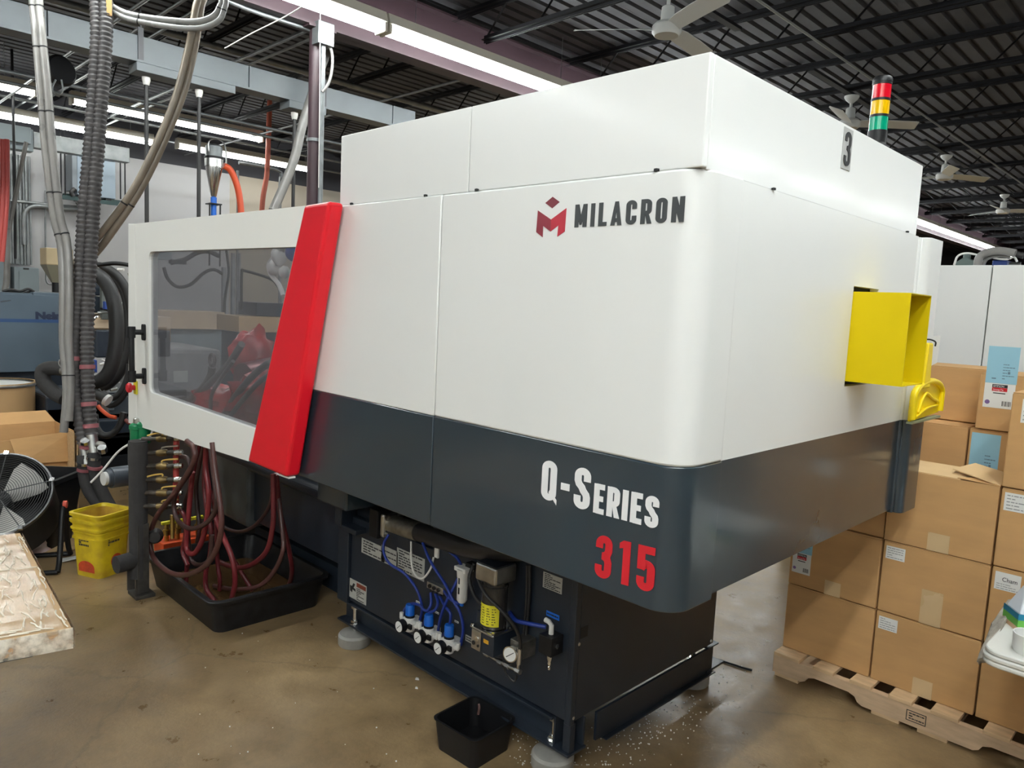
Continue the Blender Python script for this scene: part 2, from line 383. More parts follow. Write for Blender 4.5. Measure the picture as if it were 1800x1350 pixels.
while x < XE:                       # roof deck sheets, each of six ribs
    pr = []; x1 = min(x+.91, XE)
    k = 0; p = .152
    while x+k*p < x1-.02:
        a = x+k*p
        pr += [(a, ZD), (a+.096, ZD), (a+.108, ZD+.034), (a+.140, ZD+.034)]; k += 1
    pr.append((x1+.02, ZD))
    vs = []; fs = []
    dz = .0015*(n % 2)
    for i, (a, z) in enumerate(pr): vs += [(a, YS, z+dz), (a, YN, z+dz)]
    for i in range(len(pr)-1): fs.append((2*i, 2*i+2, 2*i+3, 2*i+1))
    ob('deck_sheet', MB().add(vs, fs), DECK, ceil)
    x += .91; n += 1

# open web joists across the hall, bearing on the girder
GX = -4.6
web_l = MB().tube([(0, 0, 0), (.27, 0, .27)], .009, 6, smooth=0)
web_r = MB().tube([(0, 0, 0), (-.27, 0, .27)], .009, 6, smooth=0)
proto = []
def joist(y, xa, xb, label, fine):
    t = thing('roof_joist', label, 'joist', (xa, y, 3.96), 'open web roof joists')
    for nm, z in (('top_chord', 4.245), ('bottom_chord', 3.96)):
        b = MB()
        for s_ in (-1, 1):
            e = .0 if nm == 'top_chord' else .45
            b.box((xa+e, y+s_*.012, z), (xb-e, y+s_*.045, z+.006)); b.box((xa+e, y+s_*.012-.003, z-.02), (xb-e, y+s_*.012+.003, z+.045))
        ob(nm, b, JOIST, t)
    N_ = int((xb-xa-.9)/.6); st = (xb-xa-.9)/N_
    if fine:
        for i in range(N_+1):
            for s_, mb in ((1, web_l), (-1, web_r)):
                if (i == N_ and s_ > 0) or (i == 0 and s_ < 0): continue
                key = s_
                if len(proto) < 2:
                    o = ob('web_bar', mb, JOIST, t, local=True); proto.append(o)
                else:
                    o = proto[0 if s_ > 0 else 1].copy(); COL.objects.link(o); o.parent = t
                o.location = (.45+i*st, 0, .015)
    else:
        b = MB()
        for i in range(N_+1):
            if i < N_: b.tube([(xa+.45+i*st, y, 3.975), (xa+.45+i*st+.27, y, 4.245)], .009, 5, smooth=0)
            if i: b.tube([(xa+.45+i*st, y, 3.975), (xa+.45+i*st-.27, y, 4.245)], .009, 5, smooth=0)
        ob('web', b, JOIST, t, kind='stuff')
ORD = 'first second third fourth fifth sixth seventh eighth ninth tenth eleventh twelfth thirteenth fourteenth fifteenth sixteenth seventeenth'.split()
for k in range(-1, 16):
    joist(3.08+1.57*k, GX, 4.6, ORD[k+1]+' dark web joist over the white cabinet, counted from the camera away', 0 <= k <= 6)
for k in range(-3, 8):
    joist(3.08+1.57*k, XW+.02, GX, ORD[k+3]+' dark web joist between the wall and the girder, counted from the camera away', -1 <= k <= 2)
def ibeam(x, z0, z1, wd):
    b = MB().box((x-wd/2, YS, z0), (x+wd/2, YN, z0+.018)).box((x-wd/2, YS, z1-.018), (x+wd/2, YN, z1)).box((x-.006, YS, z0), (x+.006, YN, z1))
    return b
struct('trim_2', ibeam(GX, 3.76, 4.245, .17), PURPLE, label='oxide purple steel roof girder behind the main strip lights')
struct('trim_3', ibeam(4.6, 3.76, 4.245, .17), PURPLE, label='oxide purple steel roof girder over the far aisle')

def column(x, y, label):
    t = thing('steel_column', label, 'column', (x, y, 0))
    ob('shaft', MB().cyl((x, y, .015), (x, y, 3.745), .058, n=24), PURPLE, t, smooth=40)
    ob('base_plate', MB().box((x-.13, y-.13, 0), (x+.13, y+.13, .015)), PURPLE, t)
    ob('cap_plate', MB().box((x-.09, y-.12, 3.745), (x+.09, y+.12, 3.76)), PURPLE, t)
    return t
p = at(552, 330, x=GX)
col_t = column(GX, p.y, 'round oxide purple steel column standing behind the red banded door')
cy = p.y
# conduit, junction box and cord on the column
t = thing('junction_box', 'grey square junction box at the head of the purple column', 'junction box', (GX+.09, cy+.03, 3.36))
bp_ = at(568, 60, x=GX+.08)
ob('box', MB().box((GX+.03, bp_.y-.07, bp_.z-.09), (GX+.13, bp_.y+.07, bp_.z+.08)), GALV, t, bevel=.004)
ob('conduit', MB().tube([(GX+.085, bp_.y-.0, bp_.z-.09), (GX+.085, bp_.y+.0, .3)], .02, 12, smooth=0), GALV, t, smooth=40)
ob('flexible_conduit', MB().tube([at(570, 70, x=GX+.1), at(582, 88, x=GX+.1), at(584, 115, x=GX+.1), at(578, 145, x=GX+.1), at(566, 162, x=GX+.1)], .012, 10), HOSE_GREY, t, smooth=40)
ob('clamp', MB().lathe([(.0, -.012), (.066, -.012), (.066, .012), (0, .012)], 20, Matrix.Translation((GX, cy, 2.9))), GALV, t)
ob('hanging_cord', MB().tube([at(563, 20, x=GX+.12), at(562, 160, x=GX+.12), at(560, 330, x=GX+.12)], .004, 6), IVORY, t)
ob('conduit_run', MB().tube([at(545, 52, x=GX-.02), at(500, 38, x=GX-.02), at(440, 18, x=GX-.02), at(385, -5, x=GX-.02)], .016, 10), GALV, t, smooth=40)

def strip_light(x, y0, z, label, L_=2.40, group='fluorescent strip lights', lit=None):
    t = thing('strip_light', label, 'light', (x, y0, z), group)
    ob('housing', MB().prism([(x-.05, y0, z+.125), (x+.05, y0, z+.125), (x+.075, y0, z+.045), (x+.02, y0, z+.03), (x-.02, y0, z+.03), (x-.075, y0, z+.045)], (0, L_, 0)), FIXT, t, bevel=.003)
    for s_ in (-1, 1):
        ob('tube', MB().cyl((x+s_*.042, y0+.03, z+.0), (x+s_*.042, y0+L_-.03, z+.0), .019, n=10), lit or TUBE, t, smooth=40)
    for yy in (y0, y0+L_-.025):
        ob('lampholder', MB().box((x-.07, yy, z-.03), (x+.07, yy+.025, z+.04)), FIXT, t, bevel=.004)
    ob('hanger', MB().tube([(x, y0+.3, z+.125), (x, y0+.3, 4.30)], .003, 5, smooth=0).tube([(x, y0+L_-.3, z+.125), (x, y0+L_-.3, 4.30)], .003, 5, smooth=0), GALV, t)
    return t
MX, MZ = -4.18, 3.76
jy = at(676, 60, x=MX).y
def onrow(px, py, z):  # where a row at height z starts
    return at(px, py, z=z)
for i in range(-3, 10):
    if i == 0: lb = 'strip light over the white machine, nearer the cable drops, bare tubes lit'
    elif i == 1: lb = 'long lit strip light whose far end drops behind the upper white cabinet'
    elif i < 0: lb = ORD[i+3]+' unseen strip light added to the girder row to brighten door and front'  # out-of-frame fixtures added to brighten the door and cabinet front
    elif i >= 5: lb = ORD[i-5]+' lit strip light far off in the row beyond the white machine'
    else: lb = ORD[i-2]+' lit strip light in the girder row hidden behind the white cabinet'
    strip_light(MX, jy-2.42+i*2.42, MZ, lb)
q1 = at(130, 175, z=3.8); strip_light(q1.x-.15, q1.y, 3.8, 'lit strip light seen through the two black ducts, middle one at the left wall', lit=TUBE_OLD)
strip_light(q1.x-.15, q1.y-2.75, 3.8, 'lit yellowish strip light cut by the left edge of the photo', lit=TUBE_OLD)
q2 = at(318, 255, z=3.75); strip_light(-10.6, q2.y, 3.75, 'lit strip light close to the wall behind the steel hopper loader', lit=TUBE_OLD)
strip_light(-10.55, q2.y-2.75, 3.72, 'lit strip light above the grey wireway and transformer', lit=TUBE_OLD)
for i in range(-2, 2):
    strip_light(.9, -5.2+i*2.9+2.9, 3.76, ORD[i+2]+' lit strip light in the row above the photographer')
for i in range(-1, 1):  # unseen row added to brighten the cartons and strengthen the cabinet shadow
    strip_light(1.8, -5.2+i*2.9+2.9, 3.76, ORD[i+2]+' unseen strip light added to brighten the cartons, right of the photographer')
for i in (-2, -1, 3, 4, 5, 6):  # unseen row, placed and gapped for light on the floor and cartons
    strip_light(4.2, -5.2+i*2.9+2.9, 3.76, ORD[i+2]+' unseen strip light placed over the far aisle to brighten the right side')
for i in range(0, 3):
    strip_light(-9.4, 7+i*3, 3.8, ORD[i]+' lit strip light over the back of the hall behind the machine')

def fan(x, y, z, rad, a0, label, m_=FAN, mb_=None):
    t = thing('ceiling_fan', label, 'fan', (x, y, z), 'ceiling fans'); mb_ = mb_ or m_
    M = Matrix.Translation((x, y, z))
    ob('motor', MB().lathe([(0, -.045), (.085, -.045), (.105, -.02), (.105, .02), (.08, .045), (.05, .05), (.045, .15), (.03, .16), (0, .16)], 24, M), m_, t, smooth=40)
    ob('downrod', MB().cyl((x, y, z+.15), (x, y, z+.22), .014, n=10), m_, t, smooth=40)
    ob('canopy', MB().lathe([(0, .205), (.02, .205), (.055, .235), (.072, .26), (.072, .275), (0, .275)], 20, M), m_, t, smooth=40)
    ob('mount', MB().box((x-.03, y-1.0, z+.275), (x+.03, y+1.0, z+.30)), JOIST, t)
    for i in range(3):
        a = R(a0+120*i); ca, sa = math.cos(a), math.sin(a)
        def P(r, s_, h): return (x+ca*r-sa*s_, y+sa*r+ca*s_, z+h)
        top, bot = [], []
        for r, w1, w2, d in ((.09, -.05, .04, .0), (.2, -.065, .05, .004), (.4, -.07, .055, .004), (rad-.03, -.068, .06, .0), (rad, -.055, .045, .0)):
            top.append([P(r, w1, d+.022), P(r, w2, d-.022), P(r, w2, d-.018), P(r, w1, d+.027)])
        ob('blade', MB().rings(top), mb_, t, bevel=0)
for (px, py, a0, lb, mb_) in ((1172, 52, 96, 'large pale ceiling fan right above the upper white cabinet', None), (1493, 218, 40, 'ceiling fan half hidden behind the machine, next to the signal tower', None),
                         (1660, 310, 55, 'cream bladed ceiling fan just right of the cabinet corner', FANY), (1763, 371, 30, 'smallest farthest ceiling fan over the rear machines', None)):
    p = at(px, py, z=3.66); fan(p.x, p.y, 3.66, .66, a0, lb, FAN, mb_)
# threaded rods, unistrut and pipes under the roof
p0 = at(1172, -20, z=3.92)
def pipe(name, pts, r, mt, label, cat, group=None, n_=12, sm=6):
    return ob(name, MB().tube(pts, r, n_, smooth=sm), mt, smooth=40, label=label, cat=cat, group=group)
pipe('fan_conduit', [(-1.86, -8.9, 3.93), (-1.86, 29, 3.93)], .010, mat('dull_conduit', (.16, .16, .155), .5), 'thin grey conduit running over the line of ceiling fans', 'conduit')
for (a, b, r, lb) in (((400, 88), (880, 178), .03, 'fat grey sprinkler pipe beyond the purple column'), ((560, 70), (860, 170), .016, 'thin kinked conduit just above the fat sprinkler pipe')):
    A_ = at(*a, x=-6.2); B_ = at(*b, x=-6.2); z = (A_.z+B_.z)/2
    z = min(3.92, z)
    pipe('ceiling_pipe', [(-6.2, -8.9, z), (-6.2, 20, z)], r, GALV, lb, 'pipe')
for i, (px, py, xx) in enumerate(((330, 195, -7.2), (300, 205, -8.2), (480, 262, -9.8), (520, 290, -10.9))):
    p = at(px, py, x=xx)
    pipe('ceiling_pipe', [(xx, -8.9, min(3.9, p.z)), (xx, 20, min(3.9, p.z))], .018, GALV, ('pale conduit line high above the transformer', 'pale conduit line over the two left strip lights', 'conduit line level with the hopper loader top', 'dark conduit line hugging the wall top')[i], 'pipe')
for i, (a, b) in enumerate((((60, 140), (135, 75)), ((75, 150), (145, 82)), ((200, 178), (290, 130)), ((215, 182), (300, 135)), ((365, 93), (455, 40)), ((425, 222), (520, 188)), ((100, 45), (220, 12)))):
    A_ = at(*a, z=3.88); 
    pipe('strut_rail', [(XW+.05, A_.y+.2, 3.9-.02*i), (GX-.1, A_.y+.2, 3.9-.02*i)], .014, GALV, ORD[i]+' galvanised strut under the roof deck at the upper left, by height', 'strut', 'galvanised roof struts', 8, 0)

# bus duct with drops
BUSG = mat('bus_duct_grey', (.115, .13, .14), .5, noise=(3, .12))
BX, BZ = -5.45, 3.40
t = thing('bus_duct', 'long light grey bus duct hung below the roof at the upper left', 'bus duct', (BX, 0, BZ))
y_end = at(724, 205, x=BX).y
b = MB(); yy = -6.0
while yy < y_end:
    y2 = min(yy+1.5, y_end); ob('duct_section', MB().box((BX-.07, yy, BZ), (BX+.07, y2-.008, BZ+.18)), BUSG, t, bevel=.004); yy += 1.5
ob('bottom_rail', MB().box((BX-.085, -6, BZ-.018), (BX+.085, y_end, BZ-.001)), BUSG, t)
for yy in (-1.1, .6, 2.2):
    ob('hanger', MB().box((BX+.072, yy, BZ-.06), (BX+.082, yy+.04, BZ+.24)).tube([(BX+.077, yy+.02, BZ+.24), (BX+.077, yy+.02, 4.29)], .006, 6, smooth=0), mat('dark_hanger', (.06, .06, .065), .5), t)
for i, (px, py, e) in enumerate(((257, 118, 400), (350, 143, 392), (518, 185, 380))):
    p = at(px, py, x=BX)
    t2 = thing('bus_plug', ('grey bus plug with black drop cord nearest the corrugated ducts', 'grey bus plug with black drop cord between the ducts and the column', 'grey bus plug with black drop cord just left of the purple column')[i], 'bus plug', (BX, p.y, BZ-.1), 'bus plugs')
    ob('plug_box', MB().box((BX-.09, p.y-.10, BZ-.085), (BX+.09, p.y+.27, BZ-.02)), BUSG, t2, bevel=.004)
    ob('cord_grip', MB().lathe([(0, -.06), (.022, -.06), (.032, -.02), (.032, 0), (0, 0)], 14, Matrix.Translation((BX, p.y, BZ-.10))), IVORY, t2, smooth=40)
    ob('drop_cord', MB().tube([(BX, p.y, BZ-.15), (BX, p.y, at(e*0+px, e+8, x=BX).z)], .016, 10, smooth=0), RUBBER, t2, smooth=40)

# ------------------------------------------------------------------ the injection moulding machine
ZT, ZM, ZB, ZB2 = 1.989, 1.288, .924, .936
UZ, UL, UW = 2.241, -1.521, 1.534
BY, BXE, BYR = .407, -.617, 1.393
mc = thing('injection_molding_machine', 'big white and slate grey injection moulding machine with a red band on its sliding door', 'machine', (-1.5, .9, 0))
# clamp cabinet: panels over a dark core added to stop light leaking through
ob('light_block_core', MB().box((-1.76, .035, .98), (-.04, 1.50, 1.97)).box((-1.76, .035, .965), (-.04, 1.70, .98)), GASKET, mc)
def panel(name, poly, z0, z1, mt, bevel=.004, label=None):
    return ob(name, MB().prism([(x, y, z0) for x, y in poly], (0, 0, z1-z0)), mt, mc, smooth=30, bevel=bevel, segs=2, label=label)
SX = -.925
p1 = [(-1.80, 0), (SX-.002, 0), (SX-.002, .03), (-1.80, .03)]
rc = .075
p2 = [(SX+.002, 0)]+arc(-rc, rc, rc, -90, 0, 10)+[(0, .186), (-.03, .186)]+list(reversed(arc(-rc, rc, rc-.03, -90, 0, 10)))+[(SX+.002, .03)]
panel('upper_front_panel', p1, ZM, ZT, WHITE); panel('lower_front_panel', p1, ZB, ZM, GREY)
panel('upper_corner_panel', p2, ZM, ZT, WHITE, .006); panel('lower_corner_panel', p2, ZB, ZM, GREY, .003)
# end panel with the chute opening
ex, ey0, ey1 = -.006, .189, 1.552
cy0, cz0, cz1 = .966, 1.462, 1.752
cy1 = at(1638, 517, x=.165).y
def ringbox(name, y0, y1, z0, z1, hy0, hy1, hz0, hz1, mt):
    lo = [(ex-.03, y0, z0), (ex-.03, y1, z0), (ex-.03, y1, z1), (ex-.03, y0, z1)]; li = [(ex-.03, hy0, hz0), (ex-.03, hy1, hz0), (ex-.03, hy1, hz1), (ex-.03, hy0, hz1)]
    return ob(name, MB().ring_wall(lo, li, (.03, 0, 0)), mt, mc)
ringbox('upper_end_panel', ey0, ey1, ZM, ZT-.004, cy0-.004, cy1+.02, cz0-.018, cz1+.018, WHITE)
ob('lower_end_panel', MB().box((ex-.03, ey0, ZB2), (ex, ey1, ZM)), GREY, mc)
# rear corner panel with its rounded step
p3 = [(-.006, 1.556), (.0, 1.562)]+arc(.0, 1.60, .03, -90, 0, 6)+[(.032, 1.725), (.0, 1.725), (.0, 1.75), (-.05, 1.75), (-.05, 1.556)]
panel('upper_rear_corner', p3, ZM, ZT-.006, WHITE, .003); panel('lower_rear_corner', p3, ZB-.002, ZM, GREY, .003)
ob('rear_panel', MB().box((-1.6, 1.72, ZB), (-.05, 1.75, ZT-.01)), WHITE, mc)
ob('cabinet_roof', MB().box((-1.6, UW+.002, ZT-.03), (-.05, 1.72, ZT-.012)), WHITE, mc)
ob('cabinet_side', MB().box((-1.80, .0305, ZB), (-1.77, 1.72, ZT-.012)), GREY, mc)
ob('underside', MB().box((-1.76, .031, ZB+.01), (-.03, 1.72, ZB+.03)), NAVY, mc)
# upper enclosure
UX0, UY0 = -.0105, .006
ob('top_enclosure_front', MB().box((UL, UY0, ZT+.001), (-.812, UY0+.02, UZ)), WHITE, mc, bevel=.003, label='upper front panel nearest the red band')
ob('top_enclosure_front', MB().box((-.808, UY0, ZT+.001), (UX0, UY0+.02, UZ)), WHITE, mc, bevel=.003, label='upper front panel over the logo')
ob('top_enclosure_end', MB().box((UX0-.02, UY0+.021, ZT-.0035), (UX0, UW, UZ)), WHITE, mc, bevel=.003)
ob('top_enclosure_back', MB().box((UL, UW-.02, ZT+.001), (UX0-.021, UW, UZ)), WHITE, mc)
ob('top_enclosure_side', MB().box((UL, UY0+.021, ZT+.001), (UL+.02, UW-.021, UZ)), WHITE, mc)
ob('top_enclosure_roof', MB().box((UL+.021, UY0+.021, UZ-.022), (UX0-.021, UW-.021, UZ-.002)), WHITE, mc)
for px, py in ((618, 360), (748, 346), (838, 336), (1154, 299), ):
    p = at(px, py, y=.003); ob('panel_screw', MB().lathe([(0, 0), (.007, 0), (.007, .006), (0, .008)], 10, Matrix.Translation((p.x, .0035, ZT))), BLACK, mc)
for px, py in ((1360, 331), (1595, 408)):
    p = at(px, py, x=-.004); ob('panel_screw', MB().lathe([(0, 0), (.006, 0), (.006, .005), (0, .007)], 10, Matrix.Translation((-.004, p.y, ZT-.004))), BLACK, mc)

# yellow parts chute
def sheet_tube(name, x0, x1, y0, y1, z0, z1, th, mt):
    lo = [(x0, y0, z0), (x0, y1, z0), (x0, y1, z1), (x0, y0, z1)]; li = [(x0, y0+th, z0+th), (x0, y1-th, z0+th), (x0, y1-th, z1-th), (x0, y0+th, z1-th)]
    return ob(name, MB().ring_wall(lo, li, (x1-x0, 0, 0)), mt, mc)
sheet_tube('chute_hood', -.12, .165, cy0, cy1, cz0, cz1, .003, CHUTE)
ob('chute_back', MB().box((-.13, cy0, cz0), (-.121, cy1, cz1)), CHUTE, mc)

# logo, lettering, number plate
D3 = fn_front(0, 0, 0)
def quadpts(*px): return [at(a, b, y=0.0) for a, b in px]
lg = ob('logo_emblem', MB().prism([Vector((p.x, -.0014, p.z)) for p in quadpts((972, 346), (984, 355), (971, 366), (959, 357))], (0, .0013, 0)), RED_DARK, mc, label='dark red diamond of the logo')
ob('logo_left', MB().prism([Vector((p.x, -.0014, p.z)) for p in quadpts((946, 370), (969, 386), (968, 407), (955, 397), (954, 417), (943, 408))], (0, .0013, 0)), mat('logo_red', (.22, .012, .028), .5), lg)
ob('logo_right', MB().prism([Vector((p.x, -.0014, p.z)) for p in quadpts((996, 366), (969, 386), (968, 407), (982, 396), (980, 416), (993, 407))], (0, .0013, 0)), mat('logo_bright_red', (.42, .010, .03), .5), lg)
def fit_word(text, pl, pr, h, mt, name, gap=.1, **k):
    """a word on the front face between two points of its base line"""
    a, b_ = at(*pl, y=0), at(*pr, y=0)
    probe = word(MB(), text, fn_front(0, 0, 0), h, gap, **k)-gap*h*(k.get('sub', 1) if k.get('first_big') else 1)
    sx = (b_.x-a.x)/probe
    fn = lambda u, v, o: Vector((a.x+u*sx, -.0005-o, a.z+v+(b_.z-a.z)*u/probe))
    mb = MB(); word(mb, text, fn, h, gap, **k)
    return ob(name, mb, mt, mc)
hM = at(1012, 360, y=0).z-at(1010, 400, y=0).z
fit_word('MILACRON', (1010, 400), (1202, 390), hM, CHAR, 'brand_lettering', .16)
hQ = at(953, 808, y=0).z-at(952, 876, y=0).z
fit_word('Q-SERIES', (951, 876), (1156, 930), hQ*1.02, WHITE_INK, 'series_lettering', .10, first_big=(0, 1, 2), sub=.70)
h3 = at(1047, 939, y=0).z-at(1045, 1012, y=0).z
fit_word('315', (1045, 1012), (1149, 1043), h3*1.02, RED_INK, 'model_number', .17)
b = MB(); b.box((UX0, .779, 2.112), (UX0+.002, .848, 2.232)); npl = ob('number_plate', b, mat('grey_plate', (.42, .42, .41), .5), mc)
b = MB(); word(b, '3', lambda u, v, o: Vector((UX0+.0028+o, .786+u*1.30, 2.120+v)), .104, wt=.062); ob('numeral', b, SCREEN_PRINT, npl)

# signal tower on the roof
sx_, sy_ = -.05, 1.16
st = ob('signal_tower', MB().lathe([(0, 0), (.012, 0), (.012, .025), (.030, .026), (.031, .066), (0, .066)], 20, Matrix.Translation((sx_, sy_, UZ-.01))), BLACK, mc, smooth=40, label='stack light with red, amber and green lenses')
z = UZ+.056
for nm, mt in (('green_lens', LENS_G), ('amber_lens', LENS_Y), ('red_lens', LENS_R)):
    ob(nm, MB().lathe([(0, 0), (.029, 0), (.029, .044), (0, .044)], 20, Matrix.Translation((sx_, sy_, z))), mt, st, smooth=40)
    ob('collar', MB().lathe([(0, .0445), (.0305, .0445), (.0305, .052), (0, .052)], 20, Matrix.Translation((sx_, sy_, z))), BLACK, st, smooth=40); z += .0525
ob('cap', MB().lathe([(0, 0), (.031, 0), (.031, .012), (.027, .018), (0, .018)], 20, Matrix.Translation((sx_, sy_, z))), BLACK, st, smooth=40)

# sliding door
YD = -.07
TL, TRw, BRw, BL = (-3.43, 1.998), (-1.636, 1.988), (-2.074, .936), (-3.43, .888)
wl0, wl1 = (-3.235, 1.845), (-3.235, 1.10)
wr0, wr1 = (-1.700, 1.838), (-2.012, 1.085)
outer = [TL]*5+[BL]*5+[BRw, TRw]
inner = [(x, z) for x, z in reversed(arc(wl0[0]+.04, wl0[1]-.04, .04, 90, 180, 4))][::-1]+arc(wl1[0]+.04, wl1[1]+.04, .04, 180, 265, 4)+[wr1, wr0]
frame = ob('sliding_door', MB().ring_wall([(x, YD, z) for x, z in outer], [(x, YD, z) for x, z in inner], (0, .045, 0)), DOORW, mc, label='white sliding safety door with a smoky window')
ob('window_pane', MB().prism([(-3.25, YD+.012, 1.86), (-3.25, YD+.012, 1.08), (-2.03, YD+.012, 1.06), (-1.69, YD+.012, 1.86)], (0, .008, 0)), PANE, frame)
ob('door_post', MB().prism([(-3.435, YD, 1.998), (-3.545, YD, 2.003), (-3.565, YD, .884), (-3.435, YD, .888)], (0, .05, 0)), DOORW, frame, bevel=.003)
ob('red_band', MB().prism([(-1.636, YD-.006, 1.990), (-1.462, YD-.006, 1.994), (-1.742, YD-.006, .932), (-2.074, YD-.006, .937)], (0, .066, 0)), RED, frame, bevel=.014, segs=3)
ob('band_edge', MB().prism([(-1.745, YD+.01, .931), (-1.83, YD+.01, .929), (-1.83, YD+.01, .922), (-1.745, YD+.01, .924)], (0, .03, 0)), IVORY, frame)
hb = MB()
pa, pb = at(251, 584, y=YD-.01), at(252, 661, y=YD-.01)
pa.y = pb.y = YD
dy = Vector((0, -.068, 0))
hb.tube([pa, pa+dy*.95, pa+dy+Vector((0, 0, -.02)), pb+dy+Vector((0, 0, .02)), pb+dy*.95, pb], .015, 12, smooth=0)
hd = ob('door_handle', hb, BLACK, frame, smooth=50)
for p in (pa, pb): ob('handle_foot', MB().prism([(p.x+a*.018, YD-.012, p.z+c*.043) for a, c in ((-1, -.8), (-.6, -1), (.6, -1), (1, -.8), (1, .8), (.6, 1), (-.6, 1), (-1, .8))], (0, .012, 0)), BLACK, hd)
for p in (pa, pb): ob('handle_elbow', MB().lathe([(0, -.03), (.021, -.03), (.021, .03), (0, .03)], 14, Matrix.Translation(p+dy)), BLACK, hd, smooth=40)
pe = at(240, 681, y=YD)
es = ob('emergency_stop', MB().box((pe.x-.022, YD-.010, pe.z-.038), (pe.x+.022, YD, pe.z+.038)), YEL_LABEL, frame, bevel=.004)
ob('stop_button', MB().lathe([(0, 0), (.014, 0), (.014, .02), (.026, .02), (.028, .032), (.022, .04), (0, .042)], 18, rotto((0, -1, 0), (pe.x, YD-.010, pe.z))), RED_INK, es, smooth=40)

# bed and base
bs = ob('base_body', MB().prism([(-2.03, BY+.02, .205), (-.637, BY+.02, .205), (-.637, BY+.02, .955), (-1.40, BY+.02, .955), (-1.40, BY+.02, .63), (-2.03, BY+.02, .63)], (0, BYR-.04-BY, 0)).box((-2.03, .62, .6305), (-1.401, BYR-.02, .955)), NAVY, mc)
ob('front_cover', MB().prism([(-2.0, BY+.004, .215), (-.645, BY+.004, .215), (-.645, BY+.004, .93), (-1.40, BY+.004, .93), (-1.40, BY+.004, .63), (-2.0, BY+.004, .63)], (0, .016, 0)), NAVY, bs, bevel=.003)
ob('end_cover', MB().box((-.637, BY+.03, .215), (-.621, BYR-.004, .93)), NAVY, bs, bevel=.003)
ob('corner_post', MB().box((-.645, BY, .205), (-.617, BY+.026, .93)), NAVY, bs, bevel=.004)
for px, py in ((1017, 1132), (1007, 1262), (1250, 1127)):
    p = at(px, py, x=-.62); ob('cover_screw', MB().lathe([(0, 0), (.008, 0), (.006, .005), (0, .006)], 10, rotto((1, 0, 0), (-.621, p.y, p.z))), STEEL, bs)
p = at(1027, 1111, x=-.62); ob('cable_notch', MB().box((-.6212, p.y-.02, p.z-.02), (-.6195, p.y+.02, p.z+.02)), GASKET, bs)
ch = MB().box((-2.10, BY, .089), (BXE, BY+.10, .099)).box((-2.10, BY, .193), (-.70, BY+.10, .203)).box((-2.10, BY+.05, .099), (-.70, BY+.06, .193))
ob('front_channel', ch, NAVY, bs, bevel=.0015)
ob('end_channel', MB().box((-.632, BY+.16, .089), (BXE-.003, BYR, .199)).box((-.66, BY+.2, .083), (-.60, BYR+.0, .089)), NAVY, bs, bevel=.002)
ob('rear_lug', MB().box((-.68, BYR-.05, .089), (BXE+.0, BYR+.10, .099)), NAVY, bs)
ob('rear_lug', MB().box((-.68, BYR-.05, .199), (BXE, BYR+.04, .205)), NAVY, bs)
ob('corner_box', MB().box((-.70, BY+.012, .099), (-.692, BY+.1, .203)).box((-.70, BY+.09, .099), (-.625, BY+.1, .203)).box((-.655, BY+.012, .099), (-.622, BY+.04, .205)), NAVY, bs, bevel=.002)
ob('left_post', MB().box((-2.09, BY-.012, .203), (-2.005, BY+.03, .588)), NAVY, bs, bevel=.004)
def foot(x, y, lab=None):
    pad = ob('leveling_foot', MB().lathe([(0, 0), (.074, 0), (.078, .006), (.078, .046), (.070, .056), (.03, .062), (0, .062)], 28, Matrix.Translation((x, y, 0))), IVORYPAD, mc, smooth=35, label=lab)
    b = MB().cyl((x, y, .06), (x, y, .185), .010, n=12)
    M = Matrix.Translation((x, y, .0))
    b.lathe([(0, .10), (.019, .10), (.019, .118), (0, .118)], 6, M).lathe([(0, .175), (.019, .175), (.019, .192), (0, .192)], 6, M).lathe([(0, .099), (.024, .099), (.024, .103), (0, .103)], 16, M)
    ob('jack_bolt', b, CHROME, pad, smooth=30)
IVORYPAD = mat('cast_grey_foot', (.30, .29, .265), .55, noise=(12, .2))
foot(-.715, BY+.035); foot(-1.985, BY+.025); foot(-.71, BYR-.01)
# long bed to the left
bed = ob('machine_bed', MB().box((-3.45, .44, .345), (-2.11, 1.38, .695)), NAVY, mc, bevel=.004)
ob('bed_post', MB().box((-3.52, .40, .30), (-3.05, .56, .69)), mat('grimy_dark_steel', (.05, .055, .055), .5, noise=(6, .5)), bed, bevel=.03, segs=4)
ob('lower_beam', MB().box((-3.4, .62, .06), (-2.10, .72, .20)), NAVY, bed)
ob('door_rail', MB().box((-3.55, .40, .64), (-2.05, .64, .706)), NAVY, bed, bevel=.025, segs=4)
rb = ob('rail_bracket', MB().box((-2.05, .345, .59), (-1.995, .44, .74)), NAVY, bed, bevel=.006)
ob('bracket_plate', MB().box((-1.994, .35, .575), (-1.88, .43, .60)), NAVY, bed, bevel=.004)
for px, py in ((608, 903), (606, 986), (425, 826)):
    p = at(px, py, y=.436); ob('bed_screw', MB().lathe([(0, 0), (.007, 0), (.005, .004), (0, .004)], 10, rotto((0, -1, 0), (p.x, .44, p.z))), STEEL, bed)
a_, b_ = at(528, 838, y=.56), at(632, 882, y=.56)
ob('wire_conduit', MB().tube([a_+Vector((-.14, .02, .005)), a_, b_], .013, 12, smooth=0), HOSE_GREY, bed, smooth=40)
ob('cable_tie', MB().tube([a_+(b_-a_)*.12+Vector((-.004, 0, 0)), a_+(b_-a_)*.12+Vector((.004, 0, 0))], .015, 12, smooth=0).tube([a_+(b_-a_)*.27+Vector((-.004, 0, 0)), a_+(b_-a_)*.27+Vector((.004, 0, 0))], .015, 12, smooth=0), BLACK, bed)
ob('injection_base', MB().box((-5.0, .42, .0), (-3.62, 1.5, .70)), NAVY, mc, bevel=.01)
